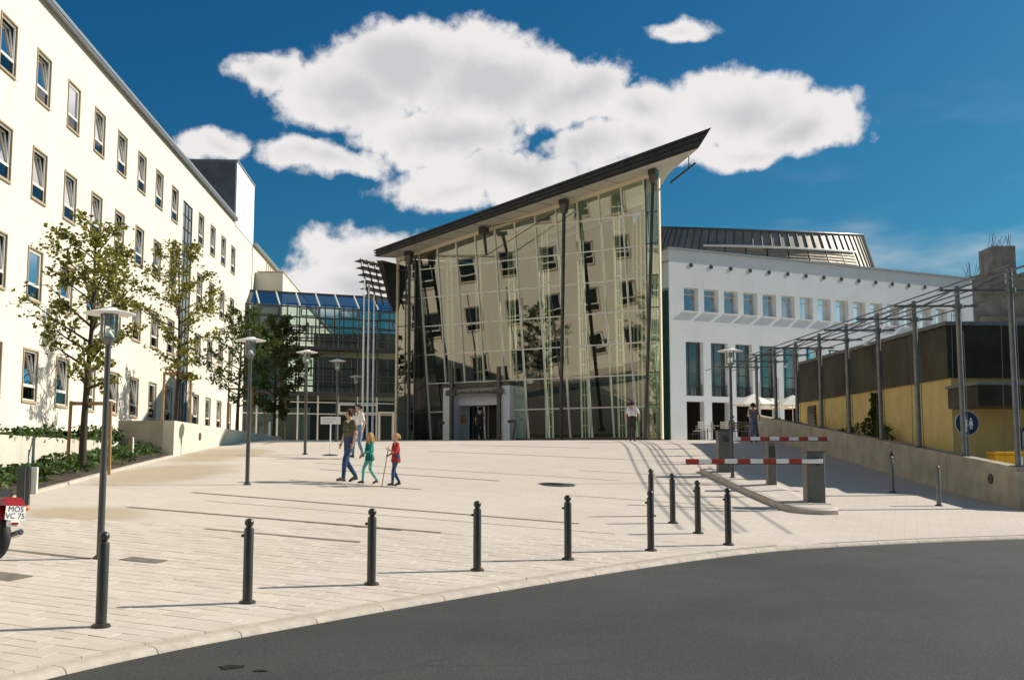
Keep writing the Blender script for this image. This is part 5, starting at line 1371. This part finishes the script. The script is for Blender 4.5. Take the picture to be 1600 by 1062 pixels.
person('small blond boy in red shirt and jeans carrying a stick',gp(-2.86,27.75),(-.86,-.45),1.27,base(**stride(.55,'R'),hemtop=True,elbR=(-.22,.12,1.12),wrR=(-.17,.30,1.22),elbL=(.25,.02,1.13),wrL=(.16,.20,1.05),head=(0,.02,1.63),hs=1.26,sleeve=.95,fat=1.06),[redt,jeans,blk,redt],((.55,.33,.12),.07))
o=tag(empty('walking_stick',gp(-3.16,27.55)),'thin wooden stick held upright by the boy','stick'); MB().tube([(-.02,0,.0),(.06,.02,.5),(.14,.03,.98)],[.010,.012,.011],7).build('shaft',M['wood_stake'],o,smooth=True)
wsh=mat('white_shirt',(.85,.83,.8),.85,var=.12,scale=9,bump=.6,bscale=16); gry=clothes('grey_trousers',(.06,.055,.05)); navy=clothes('navy',(.02,.025,.04))
person('man in white shirt and grey trousers seen from behind, near the hall',gp(5.15,48.0),(.15,.98),1.74,base(**stride(.35,'R'),fat=1.1,elbL=(.30,-.05,1.17),wrL=(.30,.08,.98),elbR=(-.30,-.03,1.17),wrR=(-.27,.1,.98)),[wsh,gry,blk,wsh],((.02,.015,.012),.05),vox=.016)
person('man with dark hair and white shirt half hidden behind the walking man',gp(-5.0,36.5),(-.6,-.8),1.76,base(**stride(.5,'L')),[wsh,clothes('pale_blue_trousers',(.2,.3,.42)),blk,wsh],((.015,.012,.01),.05),vox=.016)
hp_=Vector((7.19,53.5,0))+Vector((-.859,.512,0))*10.45+Vector((-.512,-.859,0))*-.2
person('person in dark clothes walking into the hall entrance',(hp_.x,hp_.y,2.83),(.5,.86),1.78,base(**stride(.45,'L')),[navy,navy,blk,navy],((.01,.01,.01),.05),vox=.016)
dress=clothes('patterned_dress',(.09,.10,.15),(.22,.22,.26))
def bag(root,k):
    b_=MB(); b_.bev(-.13,.13,-.05,.05,.68,.92,.02); b_.build('shoulder_bag',M['canvas'],root,loc=(.30,0,0))
person('woman in long patterned dress standing at the end of the retaining wall',gp(10.15,47.2),(.25,.97),1.68,base(skirt=.22,hem=.16,sleeve=.25,elbL=(.27,.03,1.16),wrL=(.24,.12,.95),elbR=(-.25,.10,1.15),wrR=(-.18,.32,1.22),fat=.95),[dress,dress,blk,SKIN],((.10,.035,.02),.12),extra=bag,vox=.016)
person('seated cafe guest behind the barrier cabinet',gp(10.9,55.6),(-.9,-.3),1.66,base(hip=(0,0,.52),chest=(0,.03,.87),neck=(0,.02,1.05),head=(0,.04,1.19),knL=(.12,.42,.52),anL=(.12,.40,.1),toeL=(.12,.56,.04),knR=(-.12,.42,.52),anR=(-.12,.38,.1),toeR=(-.12,.54,.04),elbL=(.24,.1,.72),wrL=(.16,.32,.74),elbR=(-.24,.1,.72),wrR=(-.16,.32,.74)),[clothes('olive_shirt',(.14,.13,.08)),gry,blk,clothes('olive_sleeve',(.14,.13,.08))],((.07,.03,.02),.08),vox=.018)
chair('chair under the seated cafe guest',10.95,55.62,math.atan2(-.3,-.9)-math.pi/2,M['steel_dark'])
